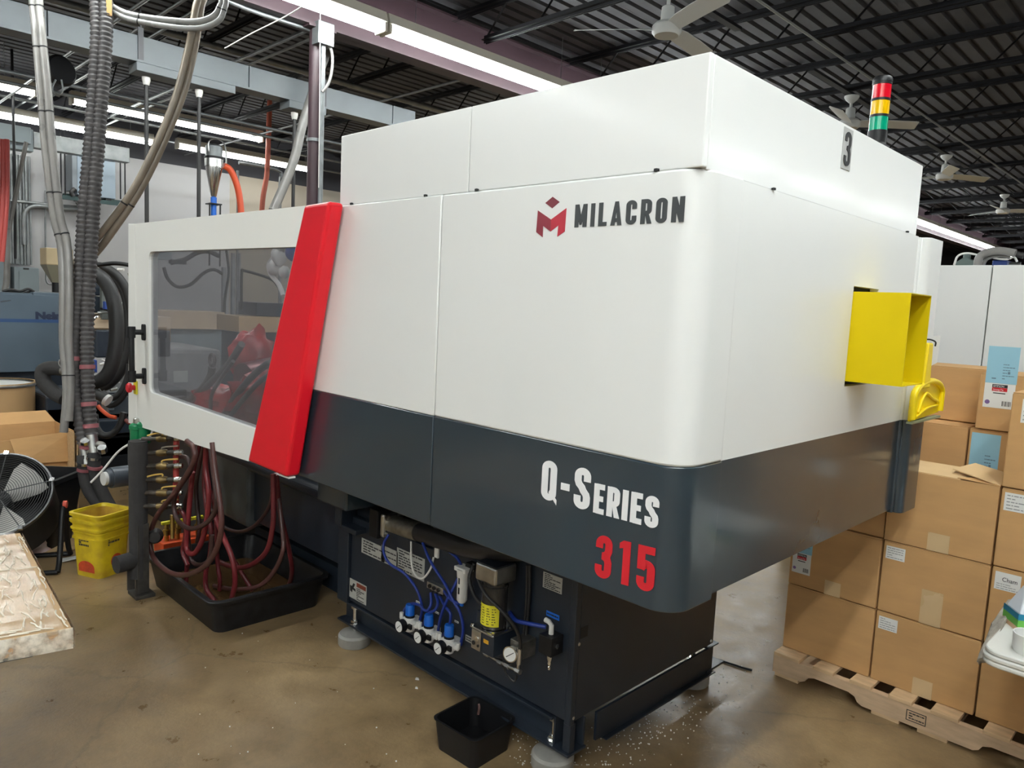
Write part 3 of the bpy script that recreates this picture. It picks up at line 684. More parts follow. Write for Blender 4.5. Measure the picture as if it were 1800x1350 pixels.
# mould space: platens, tie bars, red wrapped mould
ob('moving_platen', MB().box((-2.05, .25, .72), (-1.81, 1.55, 1.80)), GREY, mc, bevel=.01)
ob('rear_gate_post', MB().box((-3.50, 1.62, .72), (-3.40, 1.70, 1.98)), GREY, mc)

# pneumatics on the base front
def bpt(cx, cyy, y=None): return at(560+cx/3.6, 860+cyy/3.6, y=BY-.02 if y is None else y)
def bpath(P, y=None):
    n_ = len(P); return [bpt(a, c, (BY-.012-.035*math.sin(PI*i/(n_-1))) if y is None else y) for i, (a, c) in enumerate(P)]
def decal(name, c4, mt, rows=0, y=BY, seed=1, parent=None, th=.0016):
    pts = [at(560+a/3.6, 860+c/3.6, y=y) for a, c in c4]
    x0 = min(p.x for p in pts); x1 = max(p.x for p in pts); z0 = sum(sorted(p.z for p in pts)[:2])/2; z1 = sum(sorted(p.z for p in pts)[2:])/2
    o = ob(name, MB().box((x0, y-th, z0), (x1, y, z1)), mt, parent or mc)
    if rows:
        b = MB(); bars(b, fn_front(x0, y-th, z0), x1-x0, z1-z0, rows, seed); ob('fine_print', b, SCREEN_PRINT, o)
    return o, x0, x1, z0, z1
FY = BY+.004
decal('circuit_plate', ((275, 312), (420, 365), (420, 460), (275, 405)), ALU_LABEL, 5, FY, 3)
decal('circuit_plate', ((400, 355), (500, 390), (500, 505), (400, 455)), ALU_LABEL, 6, FY, 4)
decal('circuit_plate', ((498, 368), (672, 440), (668, 592), (498, 500)), ALU_LABEL, 8, FY, 5)
o, x0, x1, z0, z1 = decal('warning_plate', ((195, 560), (305, 612), (300, 732), (193, 678)), ALU_LABEL, 0, FY, 6)
b = MB(); bars(b, fn_front(x0+.06, FY-.0016, z0), (x1-x0)*.5, (z1-z0)*.7, 7, 3); ob('fine_print', b, SCREEN_PRINT, o)
ob('warning_strip', MB().box((x0+(x1-x0)*.45, FY-.0024, z0+(z1-z0)*.72), (x1-.004, FY-.0016, z1-.006)), mat('rust_red_ink', (.20, .04, .02), .6), o)
ob('pictogram', MB().prism([Vector((x0+(x1-x0)*a, FY-.0024, z0+(z1-z0)*c)) for a, c in ((.08, .35), (.2, .3), (.22, .48), (.4, .42), (.38, .55), (.28, .58), (.36, .8), (.26, .82), (.18, .62), (.08, .66))], (0, .0008, 0)), SCREEN_PRINT, o)
decal('notice_plate', ((1425, 515), (1545, 570), (1538, 668), (1422, 615)), ALU_LABEL, 8, FY, 7)
decal('blue_tag', ((1445, 765), (1525, 800), (1522, 832), (1442, 797)), BLUE, 1, FY, 8)
decal('type_plate', ((932, 920), (990, 945), (988, 985), (932, 958)), ALU_LABEL, 2, FY, 9)
for i, (a, c) in enumerate(((630, 713), (750, 780), (874, 837))):
    decal('tag', ((a-12, c-8), (a+12, c-2), (a+12, c+10), (a-12, c+4)), PAPER, 1, FY, 20+i)

def regulator(a, c):
    p = bpt(a, c, BY-.045); x, z = p.x, p.z; n0 = set(o.name for o in COL.objects)
    body = ob('air_regulator', MB().lathe([(0, -.026), (.018, -.026), (.021, -.01), (.021, .02), (.016, .024), (0, .024)], 18, Matrix.Translation((x, BY-.04, z))).box((x-.032, BY-.055, z-.010), (x+.032, BY-.025, z+.012)).box((x-.014, BY-.03, z-.014), (x+.014, FY, z+.014)), IVORY, mc, smooth=35)
    ob('knob', MB().lathe([(0, .030), (.0165, .030), (.0165, .062), (.0145, .067), (0, .067)], 20, Matrix.Translation((x, BY-.04, z))), BLUE, body, smooth=40)
    ob('knob_collar', MB().lathe([(0, .020), (.018, .020), (.018, .0298), (0, .0298)], 20, Matrix.Translation((x, BY-.04, z))), BLACK, body, smooth=40)
    gx = x-.006
    g = ob('pressure_gauge', MB().lathe([(0, 0), (.020, 0), (.022, .004), (.022, .024), (0, .024)], 22, rotto((0, -1, 0), (gx, BY-.06, z-.004))), BLACK, body, smooth=40)
    ob('outlet_plug', MB().box((x+.018, BY-.064, z-.008), (x+.034, BY-.0555, z+.008)), BLACK, body)
    for s_, up in ((-1, 1), (1, 1)):
        ob('elbow_fitting', MB().tube([(x+s_*.03, BY-.04, z+.001), (x+s_*.045, BY-.04, z+.001), (x+s_*.047, BY-.04, z+.004), (x+s_*.047, BY-.04, z+.022)], .0075, 10, smooth=0), IVORY, body, smooth=40)
    ob('dial', MB().lathe([(0, .0242), (.0185, .0242), (.0185, .025), (0, .025)], 22, rotto((0, -1, 0), (gx, BY-.06, z-.004))), PAPER, body)
    b = MB().prism([Vector((gx+u, BY-.0854, z-.004+v)) for u, v in ((-.010, -.008), (-.008, -.0095), (.010, .008), (.009, .009))], (0, .0005, 0))
    ob('needle', b, SCREEN_PRINT, body)
    for o in [body]+list(body.children):       # a quarter larger about its mount on the cover
        off = WL[mc.name]
        for v in o.data.vertices:
            q = Vector(v.co)+off; q.x = x+(q.x-x)*1.22; q.z = z+(q.z-z)*1.22; q.y = FY+(q.y-FY)*1.15; v.co = q-off
for a, c in ((578, 845), (697, 912), (825, 980)): regulator(a, c)
p = bpt(737, 625)
mb_ = ob('manifold_block', MB().box((p.x-.052, BY-.022, p.z-.014), (p.x+.052, FY, p.z+.014)), STEEL, mc, bevel=.002)
for i in range(3): ob('port', MB().lathe([(0, 0), (.0085, 0), (.0085, .006), (0, .006)], 12, rotto((0, -1, 0), (p.x-.03+.028*i, BY-.022, p.z))), BLACK, mb_)
for i in range(3): ob('push_fitting', MB().cyl((p.x-.03+.028*i, BY-.012, p.z-.026), (p.x-.03+.028*i, BY-.012, p.z-.0142), .007, n=10), BLACK, mb_)
for P in ([(445, 285), (415, 340), (412, 400), (450, 470), (540, 530), (600, 600), (640, 680), (655, 760), (640, 835)],
          [(660, 340), (690, 420), (740, 510), (800, 600), (850, 700), (895, 780), (915, 880), (900, 985)],
          [(830, 395), (880, 440), (912, 500)], [(885, 560), (840, 650), (800, 730), (770, 820), (755, 910)],
          [(710, 655), (712, 725), (690, 765), (665, 762), (640, 735), (590, 725), (545, 760), (540, 800)],
          [(740, 660), (755, 720), (735, 765), (690, 790), (662, 860)], [(765, 675), (800, 740), (835, 790), (825, 870), (785, 930)],
          [(790, 640), (830, 690), (880, 722), (895, 718)], [(1210, 780), (1250, 830), (1330, 850), (1440, 872)]):
    ob('blue_air_hose', MB().tube(bpath(P), .0062 if len(P) != 4 or P[0][0] < 1000 else .008, 10), BLUE_TUBE, mc, smooth=50)
ob('white_cable', MB().tube(bpath([(585, 330), (590, 480), (620, 550), (665, 560), (710, 500), (728, 430)]), .0045, 8), IVORY, mc, smooth=50)
p = bpt(728, 395); ob('cable_eye', MB().box((p.x-.012, FY-.012, p.z-.03), (p.x+.012, FY, p.z+.035)), IVORY, mc, bevel=.004)
# air filter
p = bpt(915, 520, BY-.04); q = bpt(915, 735, BY-.04)
fl = ob('air_filter', MB().lathe([(0, 0), (.014, .0), (.021, .012), (.022, .10), (.024, .105), (.026, .135), (0, .14)], 18, Matrix.Translation((p.x, BY-.04, q.z+.01))), IVORY, mc, smooth=40)
ob('filter_head', MB().box((p.x-.035, BY-.058, p.z+.0), (p.x+.03, BY-.01, p.z+.018)), IVORY, fl, bevel=.003)
ob('filter_slot', MB().box((p.x+.0, BY-.0635, q.z+.05), (p.x+.006, BY-.0605, q.z+.075)).box((p.x+.0, BY-.0635, q.z+.09), (p.x+.006, BY-.0605, q.z+.115)), SCREEN_PRINT, fl)
ob('drain_plug', MB().lathe([(0, -.008), (.008, -.004), (.010, .01), (0, .01)], 12, Matrix.Translation((p.x, BY-.04, q.z))), BLUE, fl)
ob('mount_bracket', MB().box((p.x+.0, BY-.03, p.z+.018), (p.x+.05, FY, p.z+.034)), BLACK, fl)
# grease pump
p = bpt(1120, 700, BY-.07); px_ = p.x; zb_ = bpt(1120, 860, BY-.07).z; zt_ = bpt(1120, 480, BY-.07).z; yy = BY-.075
pu = ob('grease_pump', MB().lathe([(0, 0), (.048, 0), (.048, zt_-zb_-.075), (.05, zt_-zb_-.075), (.05, zt_-zb_-.068), (.044, zt_-zb_-.066), (.044, zt_-zb_-.05), (0, zt_-zb_-.05)], 28, Matrix.Translation((px_, yy, zb_))), mat('smoked_reservoir', (.028, .026, .024), .25), mc, smooth=40)
ob('motor_cover', MB().box((px_-.054, yy-.054, zt_-.052), (px_+.054, yy+.054, zt_+.014)), STEEL, pu, bevel=.008)
ob('cover_top', MB().box((px_-.05, yy-.05, zt_+.0142), (px_+.05, yy+.05, zt_+.017)), NAVY, pu)
lb_ = []
for z_ in (.012, .092):
    lb_.append([(px_+.0492*math.cos(R(a)), yy+.0492*math.sin(R(a)), zb_+z_) for a in range(226, 340, 8)])
vs = lb_[0]+lb_[1]; n_ = len(lb_[0])
yl = ob('yellow_label', MB().add(vs, [(i, i+1, n_+i+1, n_+i) for i in range(n_-1)]), YEL_LABEL, pu)
b = MB()
for r_ in range(7):
    for a in (230, 256, 282, 306):
        l = 10+((r_*7+a) % 9); z_ = zb_+.02+r_*.0095
        b.add([(px_+.0496*math.cos(R(q_)), yy+.0496*math.sin(R(q_)), z_+dz) for q_, dz in ((a, 0), (a+l, 0), (a+l, .003), (a, .003))], [(0, 1, 2, 3)])
ob('label_print', b, SCREEN_PRINT, pu)
fp = ob('pump_base', MB().box((px_-.062, yy-.062, zb_-.012), (px_+.062, FY, zb_-.002)), CHROME, pu, bevel=.006)
ob('pump_block', MB().box((px_-.055, yy-.05, zb_-.092), (px_+.055, FY, zb_-.0125)), NAVY, pu, bevel=.003)
ob('block_face', MB().box((px_-.056, yy-.056, zb_-.09), (px_-.008, yy-.0505, zb_-.016)), STEEL, pu, bevel=.002)
for u, v, r_, mt in ((-.042, -.066, .008, GASKET), (-.018, -.07, .005, GASKET), (-.026, -.045, .009, CHROME)):
    ob('port', MB().lathe([(0, 0), (r_, 0), (r_, .003), (0, .003)], 14, rotto((0, -1, 0), (px_+u, yy-.056, zb_+v))), mt, pu)
ob('caution_tag', MB().box((px_+.004, yy-.0512, zb_-.05), (px_+.03, yy-.0502, zb_-.036)), mat('orange_tag', (.62, .32, .02), .5), pu)
ob('side_box', MB().box((px_-.12, BY-.05, zb_-.05), (px_-.065, FY, zb_+.01)), NAVY, pu, bevel=.003)
for u, v in ((-.054, -.054), (.054, -.054), (.054, .03)):
    ob('flange_bolt', MB().lathe([(0, 0), (.006, 0), (.006, .006), (0, .006)], 6, Matrix.Translation((px_+u, yy+v, zb_-.002))), CHROME, pu)
g = bpt(1203, 1045, BY-.10)
gg = ob('pressure_gauge', MB().lathe([(0, 0), (.026, 0), (.029, .006), (.029, .02), (0, .02)], 26, rotto((.25, -1, .05), g+Vector((0, .02, 0)))), CHROME, pu, smooth=40)
ob('gauge_dial', MB().lathe([(0, .0203), (.025, .0203), (.025, .021), (0, .021)], 26, rotto((.25, -1, .05), g+Vector((0, .02, 0)))), PAPER, pu)
M_ = rotto((.25, -1, .05), g+Vector((0, .02, 0)))
ob('gauge_needle', MB().prism([M_ @ Vector(q_) for q_ in ((-.015, -.011, .0212), (-.013, -.013, .0212), (.017, .010, .0212), (.016, .012, .0212))], (0, -.0005, 0)), SCREEN_PRINT, pu)
ob('gauge_block', MB().box((g.x-.02, BY-.075, g.z-.02), (g.x+.035, FY, g.z+.045)), mat('grimy_steel', (.2, .19, .17), .4, .8, noise=(20, .4)), pu, bevel=.003)
a1, a2, a3 = bpt(1065, 1040, BY-.07), bpt(1150, 1095, BY-.08), bpt(1262, 1150, BY-.08)
ob('grease_line', MB().tube([a1, a2, a3, a3+Vector((0, 0, .05))], .006, 10, smooth=0), STEEL, pu, smooth=40)
for q_ in (a1, a2, a2+(a3-a2)*.4, a3):
    ob('fitting', MB().lathe([(0, -.012), (.0105, -.012), (.0105, .012), (0, .012)], 6, rotto(a3-a1, q_)), STEEL, pu)
q_ = bpt(1270, 1055, BY-.08)
ob('hose_coupling', MB().cyl(q_+Vector((0, 0, -.03)), q_+Vector((0, 0, .028)), .009, n=12), STEEL, pu, smooth=40)
ob('grease_hose', MB().tube([bpt(1010, 490, BY-.1), bpt(1012, 570, BY-.12), bpt(1060, 670, BY-.15), bpt(1160, 770, BY-.15), bpt(1240, 870, BY-.11), bpt(1274, 960, BY-.085), q_], .0065, 10), RUBBER, pu, smooth=50)
ob('motor_cable', MB().tube([bpt(985, 470, BY-.02), bpt(955, 560, BY-.04), bpt(985, 670, BY-.06), bpt(1035, 730, BY-.08)], .007, 10), RUBBER, pu, smooth=50)
ob('loose_cable', MB().tube([bpt(1165, 1110, BY-.07), bpt(1190, 1170, BY-.06), bpt(1235, 1215, BY-.05), bpt(1255, 1180, BY-.04)], .004, 8), RUBBER, pu)
for dx in (0, .02):
    ob('vertical_cable', MB().tube([bpt(1320+dx*800, 480, BY-.01), bpt(1318+dx*800, 640, BY-.01), bpt(1308+dx*800, 800, BY-.01), bpt(1290+dx*800, 1000, BY-.01)], .0055, 8), RUBBER, mc)
# air inlet
p = bpt(1468, 975, BY-.03)
ai = ob('air_inlet_block', MB().box((p.x-.03, BY-.06, p.z-.034), (p.x+.03, FY, p.z+.034)), BLACK, mc, bevel=.003)
ob('inlet_screw', MB().lathe([(0, 0), (.009, 0), (.009, .003), (0, .003)], 14, rotto((1, 0, 0), (p.x+.03, BY-.03, p.z))), CHROME, ai)
ob('quick_coupler', MB().lathe([(0, -.062), (.005, -.062), (.0065, -.05), (.005, -.048), (.0075, -.038), (.006, -.034), (.011, -.02), (.012, 0), (0, 0)], 14, Matrix.Translation((p.x, BY-.03, p.z-.034))), CHROME, ai, smooth=40)
ob('inlet_elbow', MB().tube([(p.x, BY-.03, p.z+.034), (p.x, BY-.03, p.z+.066), (p.x-.012, BY-.03, p.z+.074), (p.x-.03, BY-.03, p.z+.076)], .009, 12, smooth=0), IVORY, ai, smooth=40)
# thick hydraulic hose under the cabinet
yh = .45
A_, B_ = bpt(470, 225, yh), bpt(640, 272, yh-.01)
fl = ob('hydraulic_hose', MB().tube([B_-(B_-A_)*.1, B_, bpt(800, 325, .40), bpt(950, 365, .36), bpt(1150, 385, .355), bpt(1330, 380, .36)], .040, 18), RUBBER, mc, smooth=50)
ob('hose_ferrule', MB().tube([A_, B_], .043, 20, smooth=0, radii=None), mat('dull_ferrule', (.36, .34, .28), .4, .9, noise=(25, .25)), fl, smooth=40)
ob('hose_flange', MB().box((A_.x-.035, yh-.05, A_.z-.055), (A_.x-.0, yh+.05, A_.z+.055)), STEEL, fl, bevel=.012)
for u, v in ((-.035, -.038), (.035, -.038), (-.035, .038), (.035, .038)):
    ob('flange_bolt', MB().cyl((A_.x, yh+u, A_.z+v), (A_.x+.018, yh+u, A_.z+v), .012, n=6), STEEL, fl)
ob('hose_block', MB().box((A_.x-.10, yh-.06, A_.z-.065), (A_.x-.036, yh+.10, A_.z+.065)), BLACK, fl, bevel=.004)
ob('cylinder', MB().cyl((A_.x-.36, yh+.02, A_.z+.0), (A_.x-.10, yh+.02, A_.z), .035, n=16), NAVY, fl, smooth=40)

# ------------------------------------------------------------------ dustpan and paper on the rear corner
p = at(1640, 600, x=.05)
ds = thing('dustpan', 'bright yellow plastic dustpan hanging by the yellow chute', 'dustpan', (.045, 1.66, 1.2))
hk = [at(a, b, x=.06) for a, b in ((1633, 604), (1644, 604), (1641, 644), (1631, 644))]
def yz(px, py): q_ = at(px, py, x=.06); return (q_.y, q_.z)
yc = yz(1633, 640)[0]
H0 = yz(1636, 603)[1]; H1 = yz(1640, 668)[1]; H2 = yz(1625, 738)[1]
yl_, yr_ = yz(1609, 720)[0], yz(1656, 720)[0]
yb0, yb1 = yz(1607, 690)[0], yz(1654, 690)[0]
ob('handle', MB().prism([(.04, yc-.040, H1-.03), (.04, yc-.036, H1+.03), (.04, yc-.026, H0), (.04, yc+.026, H0), (.04, yc+.034, H1+.03), (.04, yc+.042, H1-.03)], (.022, 0, 0)), DUSTY, ds, bevel=.006)
ym = (yl_+yr_)/2; hw = (yr_-yl_)/2
pl = [(ym-hw, H2), (ym+hw, H2+.012)]+[(ym+hw*math.cos(R(a))*1.0, H1-.055+.055*math.sin(R(a))) for a in range(0, 181, 20)]
ob('pan', MB().prism([(.036, y_, z_) for y_, z_ in pl], (.012, 0, 0)), DUSTY, ds, bevel=.004)
rim = [(ym-hw, H2+.01)]+[(ym-hw*math.cos(R(a)), H1-.06+.055*math.sin(R(a))) for a in range(0, 181, 15)]+[(ym+hw, H2+.02)]
ob('raised_rim', MB().tube([(.052, y_, z_) for y_, z_ in rim], .012, 8, smooth=2), DUSTY, ds, smooth=60)
ob('inner_ridge', MB().tube([(.05, ym-hw*.6, H2+.03), (.052, ym-hw*.25, H2+.10), (.052, ym+hw*.3, H1-.075), (.052, ym+hw*.72, H1-.09), (.05, ym+hw*.8, H2+.05)], .006, 8), DUSTY, ds, smooth=60)
ob('scoop_curve', MB().tube([(.05, ym-hw*.7, H2+.015), (.055, ym-hw*.1, H2+.042), (.05, ym+hw*.8, H2+.045)], .005, 8), DUSTY, ds, smooth=60)
ob('lip', MB().box((.034, ym-hw*1.02, H2-.008), (.056, ym+hw*1.02, H2+.0)), mat('dull_rubber_lip', (.25, .27, .16), .6), ds)
ob('hook', MB().tube([(.033, yc+.024, H0+.012), (.05, yc+.026, H0+.012), (.066, yc+.03, H0+.004), (.066, yc+.032, H0-.012)], .003, 8), BLACK, ds)
q_ = at(1645, 605, x=.036); tag_ = ob('paper_sheet', MB().prism([(.034, q_.y-.06, q_.z-.09), (.034, q_.y+.045, q_.z-.075), (.036, q_.y+.05, q_.z+.035), (.034, q_.y-.05, q_.z+.03)], (.0012, 0, 0)), PAPER, label='white paper sheet taped behind the dustpan hook', cat='paper')

# ------------------------------------------------------------------ pallet and cartons
FYB = 1.745
px0 = -.498
pal = thing('pallet', 'pale wooden pallet with notched stringers under the cartons', 'pallet', (px0, FYB, 0))
Lp, Dp = 1.22, 1.016
def stringer(y):
    z0, z1 = .016, .097; pr = [(0, z0)]
    for s_ in (.152, .838):
        pr += [(s_-.02, z0), (s_, z0+.01), (s_+.012, z0+.03), (s_+.04, z0+.040), (s_+.19, z0+.040), (s_+.217, z0+.03), (s_+.229, z0+.01), (s_+.249, z0)]
    pr += [(Lp, z0), (Lp, z1), (0, z1)]
    return MB().prism([(px0+a, y, z) for a, z in pr], (0, .036, 0))
for y in (FYB, FYB+Dp/2-.018, FYB+Dp-.036): ob('stringer', stringer(y), WOOD2, pal)
x = px0
dx = [(0, .135), (.19, .09), (.365, .09), (.55, .09), (.725, .09), (.90, .09), (1.085, .135)]
for i, (a, w_) in enumerate(((0, .12), (.183, .089), (.342, .089), (.502, .089), (.660, .10), (.845, .089), (1.0, .089), (1.12, .10))):
    j = random.uniform(-.004, .004)
    ob('deck_board', MB().box((px0+a, FYB+j, .0972), (px0+a+w_, FYB+Dp, .113)), WOOD, pal, bevel=.0015)
for a in (0.01, .44, .62, 1.1):
    ob('bottom_board', MB().box((px0+a, FYB+.004, .0), (px0+a+.11, FYB+Dp, .0158)), WOOD, pal)
b = MB()
sfn = fn_front(px0+.575, FYB-.0002, .035)
b.ring_wall([sfn(0, 0, 0), sfn(.075, 0, 0), sfn(.075, .045, 0), sfn(0, .045, 0)], [sfn(.003, .003, 0), sfn(.072, .003, 0), sfn(.072, .042, 0), sfn(.003, .042, 0)], (0, -.0008, 0))
bars(b, fn_front(px0+.58, FYB-.0002, .038), .068, .038, 3, 5); ob('stamp', b, SCREEN_PRINT, pal)

def carton(x0, x1, y0, z0, h, d, label, tape=None, labels=(), top='closed', group='brown cartons on the pallet', tilt=0):
    g = .0035; rn = random.Random(int((x0*1000+z0*777)))
    j = rn.uniform(-.006, .006); x0 += g; x1 -= g; y0 += j; z1 = z0+h-.003
    c = thing('cardboard_box', label, 'box', (x0, y0, z0), group)
    W_ = x1-x0
    b = MB()
    if top == 'closed':
        ob('carton_body', MB().box((x0, y0, z0+.001), (x1, y0+d, z1-.004)), CARD, c, bevel=.004)
        ob('top_flap', MB().box((x0+.002, y0+.001, z1-.0039), (x1-.002, y0+d/2-.002, z1)), CARD, c)
        ob('top_flap', MB().box((x0+.002, y0+d/2+.002, z1-.0039), (x1-.002, y0+d-.001, z1)), CARD, c)
    else:
        th = .005
        ob('carton_wall', MB().box((x0, y0, z0+.001), (x1, y0+th, z1)), CARD, c)
        ob('carton_wall', MB().box((x0, y0+d-th, z0+.001), (x1, y0+d, z1)), CARD, c)
        ob('carton_wall', MB().box((x0, y0+th, z0+.001), (x0+th, y0+d-th, z1)), CARD, c)
        ob('carton_wall', MB().box((x1-th, y0+th, z0+.001), (x1, y0+d-th, z1)), CARD, c)
        ob('carton_floor', MB().box((x0+th, y0+th, z0+.001), (x1-th, y0+d-th, z0+.006)), CARD, c)
    for (u, v, tw, tl) in (tape or ()):
        ob('tape', MB().box((x0+u*W_-tw/2, y0-.0012, z0+v), (x0+u*W_+tw/2, y0-.0002, z0+v+tl)), TAPE, c)
    for kind, u, v, lw, lh in labels:
        lx, lz = x0+u, z0+v
        if kind == 'small':
            o = ob('shipping_label', MB().box((lx, y0-.0014, lz), (lx+lw, y0-.0002, lz+lh)), PAPER, c)
            b = MB(); bars(b, fn_front(lx, y0-.0014, lz), lw, lh, 5, int(lz*999)+int(lx*77), .3); ob('fine_print', b, mat('grey_ink', (.3, .3, .3), .7), o)
        if kind == 'scrawl':
            o = ob('shipping_label', MB().box((lx, y0-.0014, lz), (lx+lw, y0-.0002, lz+lh)), PAPER, c)
            b = MB(); bars(b, fn_front(lx, y0-.0014, lz), lw, lh*.45, 3, 9, .25); ob('fine_print', b, mat('grey_ink', (.3, .3, .3), .7), o)
            b = MB(); textmesh('Cham', lh*.34, fn_front(lx+lw*.28, y0-.0014, lz+lh*.5), b, .9); ob('handwriting', b, SCREEN_PRINT, o)
        if kind == 'tall':
            o = ob('product_label', MB().box((lx, y0-.0014, lz), (lx+lw, y0-.0002, lz+lh*.40)), PAPER, c)
            b = MB(); f_ = fn_front(lx, y0-.0014, lz)
            def rect(mb, a0, c0, a1, c1, dd=.0008): mb.prism([f_(a0*lw, c0*lh, 0), f_(a1*lw, c0*lh, 0), f_(a1*lw, c1*lh, 0), f_(a0*lw, c1*lh, 0)], f_(0, 0, dd)-f_(0, 0, 0))
            rect(b, .25, .335, .75, .385); ob('logo_bar', b, SCREEN_PRINT, o)
            b = MB(); rect(b, .25, .275, .75, .333); ob('logo_bar', b, RED_INK, o)
            b = MB(); textmesh('SIMPSON', lh*.045, fn_front(lx+lw*.28, y0-.0024, lz+lh*.343), b, .85); textmesh('Strong-Tie', lh*.042, fn_front(lx+lw*.29, y0-.0024, lz+lh*.287), b, .8); ob('logo_text', b, WHITE_INK, o)
            b = MB()
            for i in range(9): rect(b, .62+.035*i, .04, .62+.035*i+(.012 if i % 3 else .022), .12)
            rect(b, .3, .235, .7, .25); ob('barcode', b, SCREEN_PRINT, o)
            b = MB(); b.lathe([(0, 0), (lw*.085, 0), (lw*.085, .0008), (0, .0008)], 12, rotto((0, -1, 0), f_(.14*lw, .09*lh, 0))); ob('round_mark', b, mat('violet_ink', (.2, .12, .3), .6), o)
            o2 = ob('blue_slip', MB().box((lx+.0, y0-.0016, lz+lh*.402), (lx+lw*1.02, y0-.0002, lz+lh)), BLUEP, c)
            b = MB(); bars(b, fn_front(lx+lw*.5, y0-.0016, lz+lh*.45), lw*.45, lh*.3, 6, 3, .3); rect(b, .7, .56, .78, .6, .001); rect(b, .2, .47, .34, .49, .001); ob('fine_print', b, mat('slate_ink', (.12, .2, .28), .7), o2)
    return c
Y0 = 1.83
ca, cb, cc, cd_ = -.500, -.104, .296, .696
def zat(px, py): return at(px, py, y=Y0).z
lv = [.113, .425, .738, 1.052]
T1 = ((.52, 0, .075, .075),)
SM = lambda v: (('small', .012, v, .075, .055),)
carton(ca, cb, Y0, lv[0], .312, .30, 'plain brown carton at the left end of the pallet, bottom layer')
carton(cb, cc, Y0, lv[0], .312, .30, 'brown carton in the middle of the bottom layer with one white label', T1, SM(.235))
carton(cc, cd_, Y0, lv[0], .312, .30, 'bottom layer carton behind the white folding table')
carton(ca, cb, Y0, lv[1], .313, .30, 'second layer carton under the grey cabinet edge with a tall product label', ((.52, 0, .07, .065),), (('tall', .012, .06, .085, .24),))
carton(cb, cc, Y0, lv[1], .313, .30, 'second layer carton with white label at its upper left corner and wide tape', ((.52, 0, .08, .145),), SM(.235))
carton(cc, cd_, Y0, lv[1], .313, .30, 'carton with a hand scrawled white label above the folding table', (), (('scrawl', .012, .225, .085, .07),))
carton(ca, cb, Y0+.01, lv[2], .31, .30, 'third layer carton almost hidden under the slate grey cabinet corner')
cc_top = carton(cb, cc, Y0, lv[2], .314, .30, 'third layer carton with its yellow inside flaps folded open', ((.52, 0, .08, .075),), (), top='open')
# flaps of the open one
zt2 = lv[2]+.314-.003
ob('front_flap', MB().prism([(cb+.002, Y0, zt2), (cb+.26, Y0, zt2), (cb+.30, Y0+.15, zt2+.012), (cb+.002, Y0+.15, zt2+.006)], (0, 0, .004)), CARD_IN, cc_top)
ob('side_flap', MB().prism([(cc-.003, Y0, zt2+.002), (cc-.003, Y0+.28, zt2+.002), (cc-.15, Y0+.26, zt2+.032), (cc-.185, Y0+.06, zt2+.026)], (0, 0, .004)), CARD_IN, cc_top)
ob('back_flap', MB().box((cb+.002, Y0+.155, zt2), (cc-.01, Y0+.29, zt2+.004)), CARD_IN, cc_top)
ob('side_flap', MB().prism([(cb+.25, Y0-.001, zt2+.0045), (cc-.002, Y0-.001, zt2+.0005), (cc-.002, Y0+.05, zt2+.001), (cb+.30, Y0+.05, zt2+.008)], (0, 0, .003)), CARD, cc_top)
carton(cc, cd_, Y0, lv[2], .313, .30, 'third layer carton with a partly printed white label at the right frame edge', (), (('small', .012, .225, .10, .07),))
carton(cc-.002, cd_, Y0, lv[3], .37, .30, 'tall carton standing on top of the stack at the right frame edge', (), (('small', .035, .255, .08, .09),))
# second pile behind
Y2 = 2.30
def X2(px, py, y): return at(px, py, y=y)
d1a, d1b = X2(1618, 738, Y2), X2(1705, 752, Y2)
base_z = .13
tz = (d1a.z+d1b.z)/2
xm = d1b.x-.002
G2 = 'brown cartons in the rear pile'
hh = (tz-.113)/3
for i in range(2):
    carton(xm-.42, xm, Y2, .113+hh*i, hh, .40, ('lowest', 'second')[i]+' left carton of the rear pile, hidden by the front stack', group=G2)
    carton(xm, xm+.42, Y2, .113+hh*i, hh, .40, ('lowest', 'second')[i]+' right carton of the rear pile, hidden by the front stack', group=G2)
carton(xm-.42, xm, Y2, .113+hh*2, hh, .40, 'rear pile carton right below the dustpan with a torn tape strip', ((.42, hh-.11, .055, .105),), group=G2)
carton(xm, xm+.42, Y2, .113+hh*2, hh, .40, 'rear pile carton with a pale blue slip just above the open flaps', (), (('tall', .01, hh-.36, .11, .34),), group=G2)
tz2 = X2(1700, 648, Y2).z
carton(xm-.44, xm+.02, Y2+.16, tz, X2(1650, 642, Y2+.16).z-tz, .36, 'top carton set back behind the dustpan, no label', group=G2)
carton(xm+.02, xm+.40, Y2-.01, tz, tz2-tz-.01, .40, 'top carton of the rear pile with blue slip over a white product label', (), (('tall', .02, .10, .115, .27),), group=G2)

# ------------------------------------------------------------------ the second machine
YM2 = 3.25
m2 = thing('injection_molding_machine', 'second white moulding machine standing behind the carton piles', 'machine', (0, YM2, 0))
sm_ = at(1745, 466, y=YM2); zt_ = sm_.z
ob('front_panel', MB().box((-1.4, YM2, 1.27), (sm_.x-.003, YM2+.03, zt_)), WHITE, m2, bevel=.003)
ob('front_panel', MB().box((sm_.x+.003, YM2, 1.27), (1.5, YM2+.03, zt_)), WHITE, m2, bevel=.003)
ob('lower_panel', MB().box((-1.4, YM2, .92), (1.5, YM2+.03, 1.268)), GREY, m2, bevel=.003)
ob('light_block_core', MB().box((-1.38, YM2+.031, .95), (1.48, YM2+1.6, zt_-.02)), GASKET, m2)  # unseen dark core put behind the panels to block light
ob('base', MB().box((-1.3, YM2+.3, 0.0), (1.3, YM2+1.4, .949)), NAVY, m2)
ob('roof', MB().box((-1.4, YM2+.031, zt_-.019), (1.5, YM2+1.6, zt_-.004)), WHITE, m2)
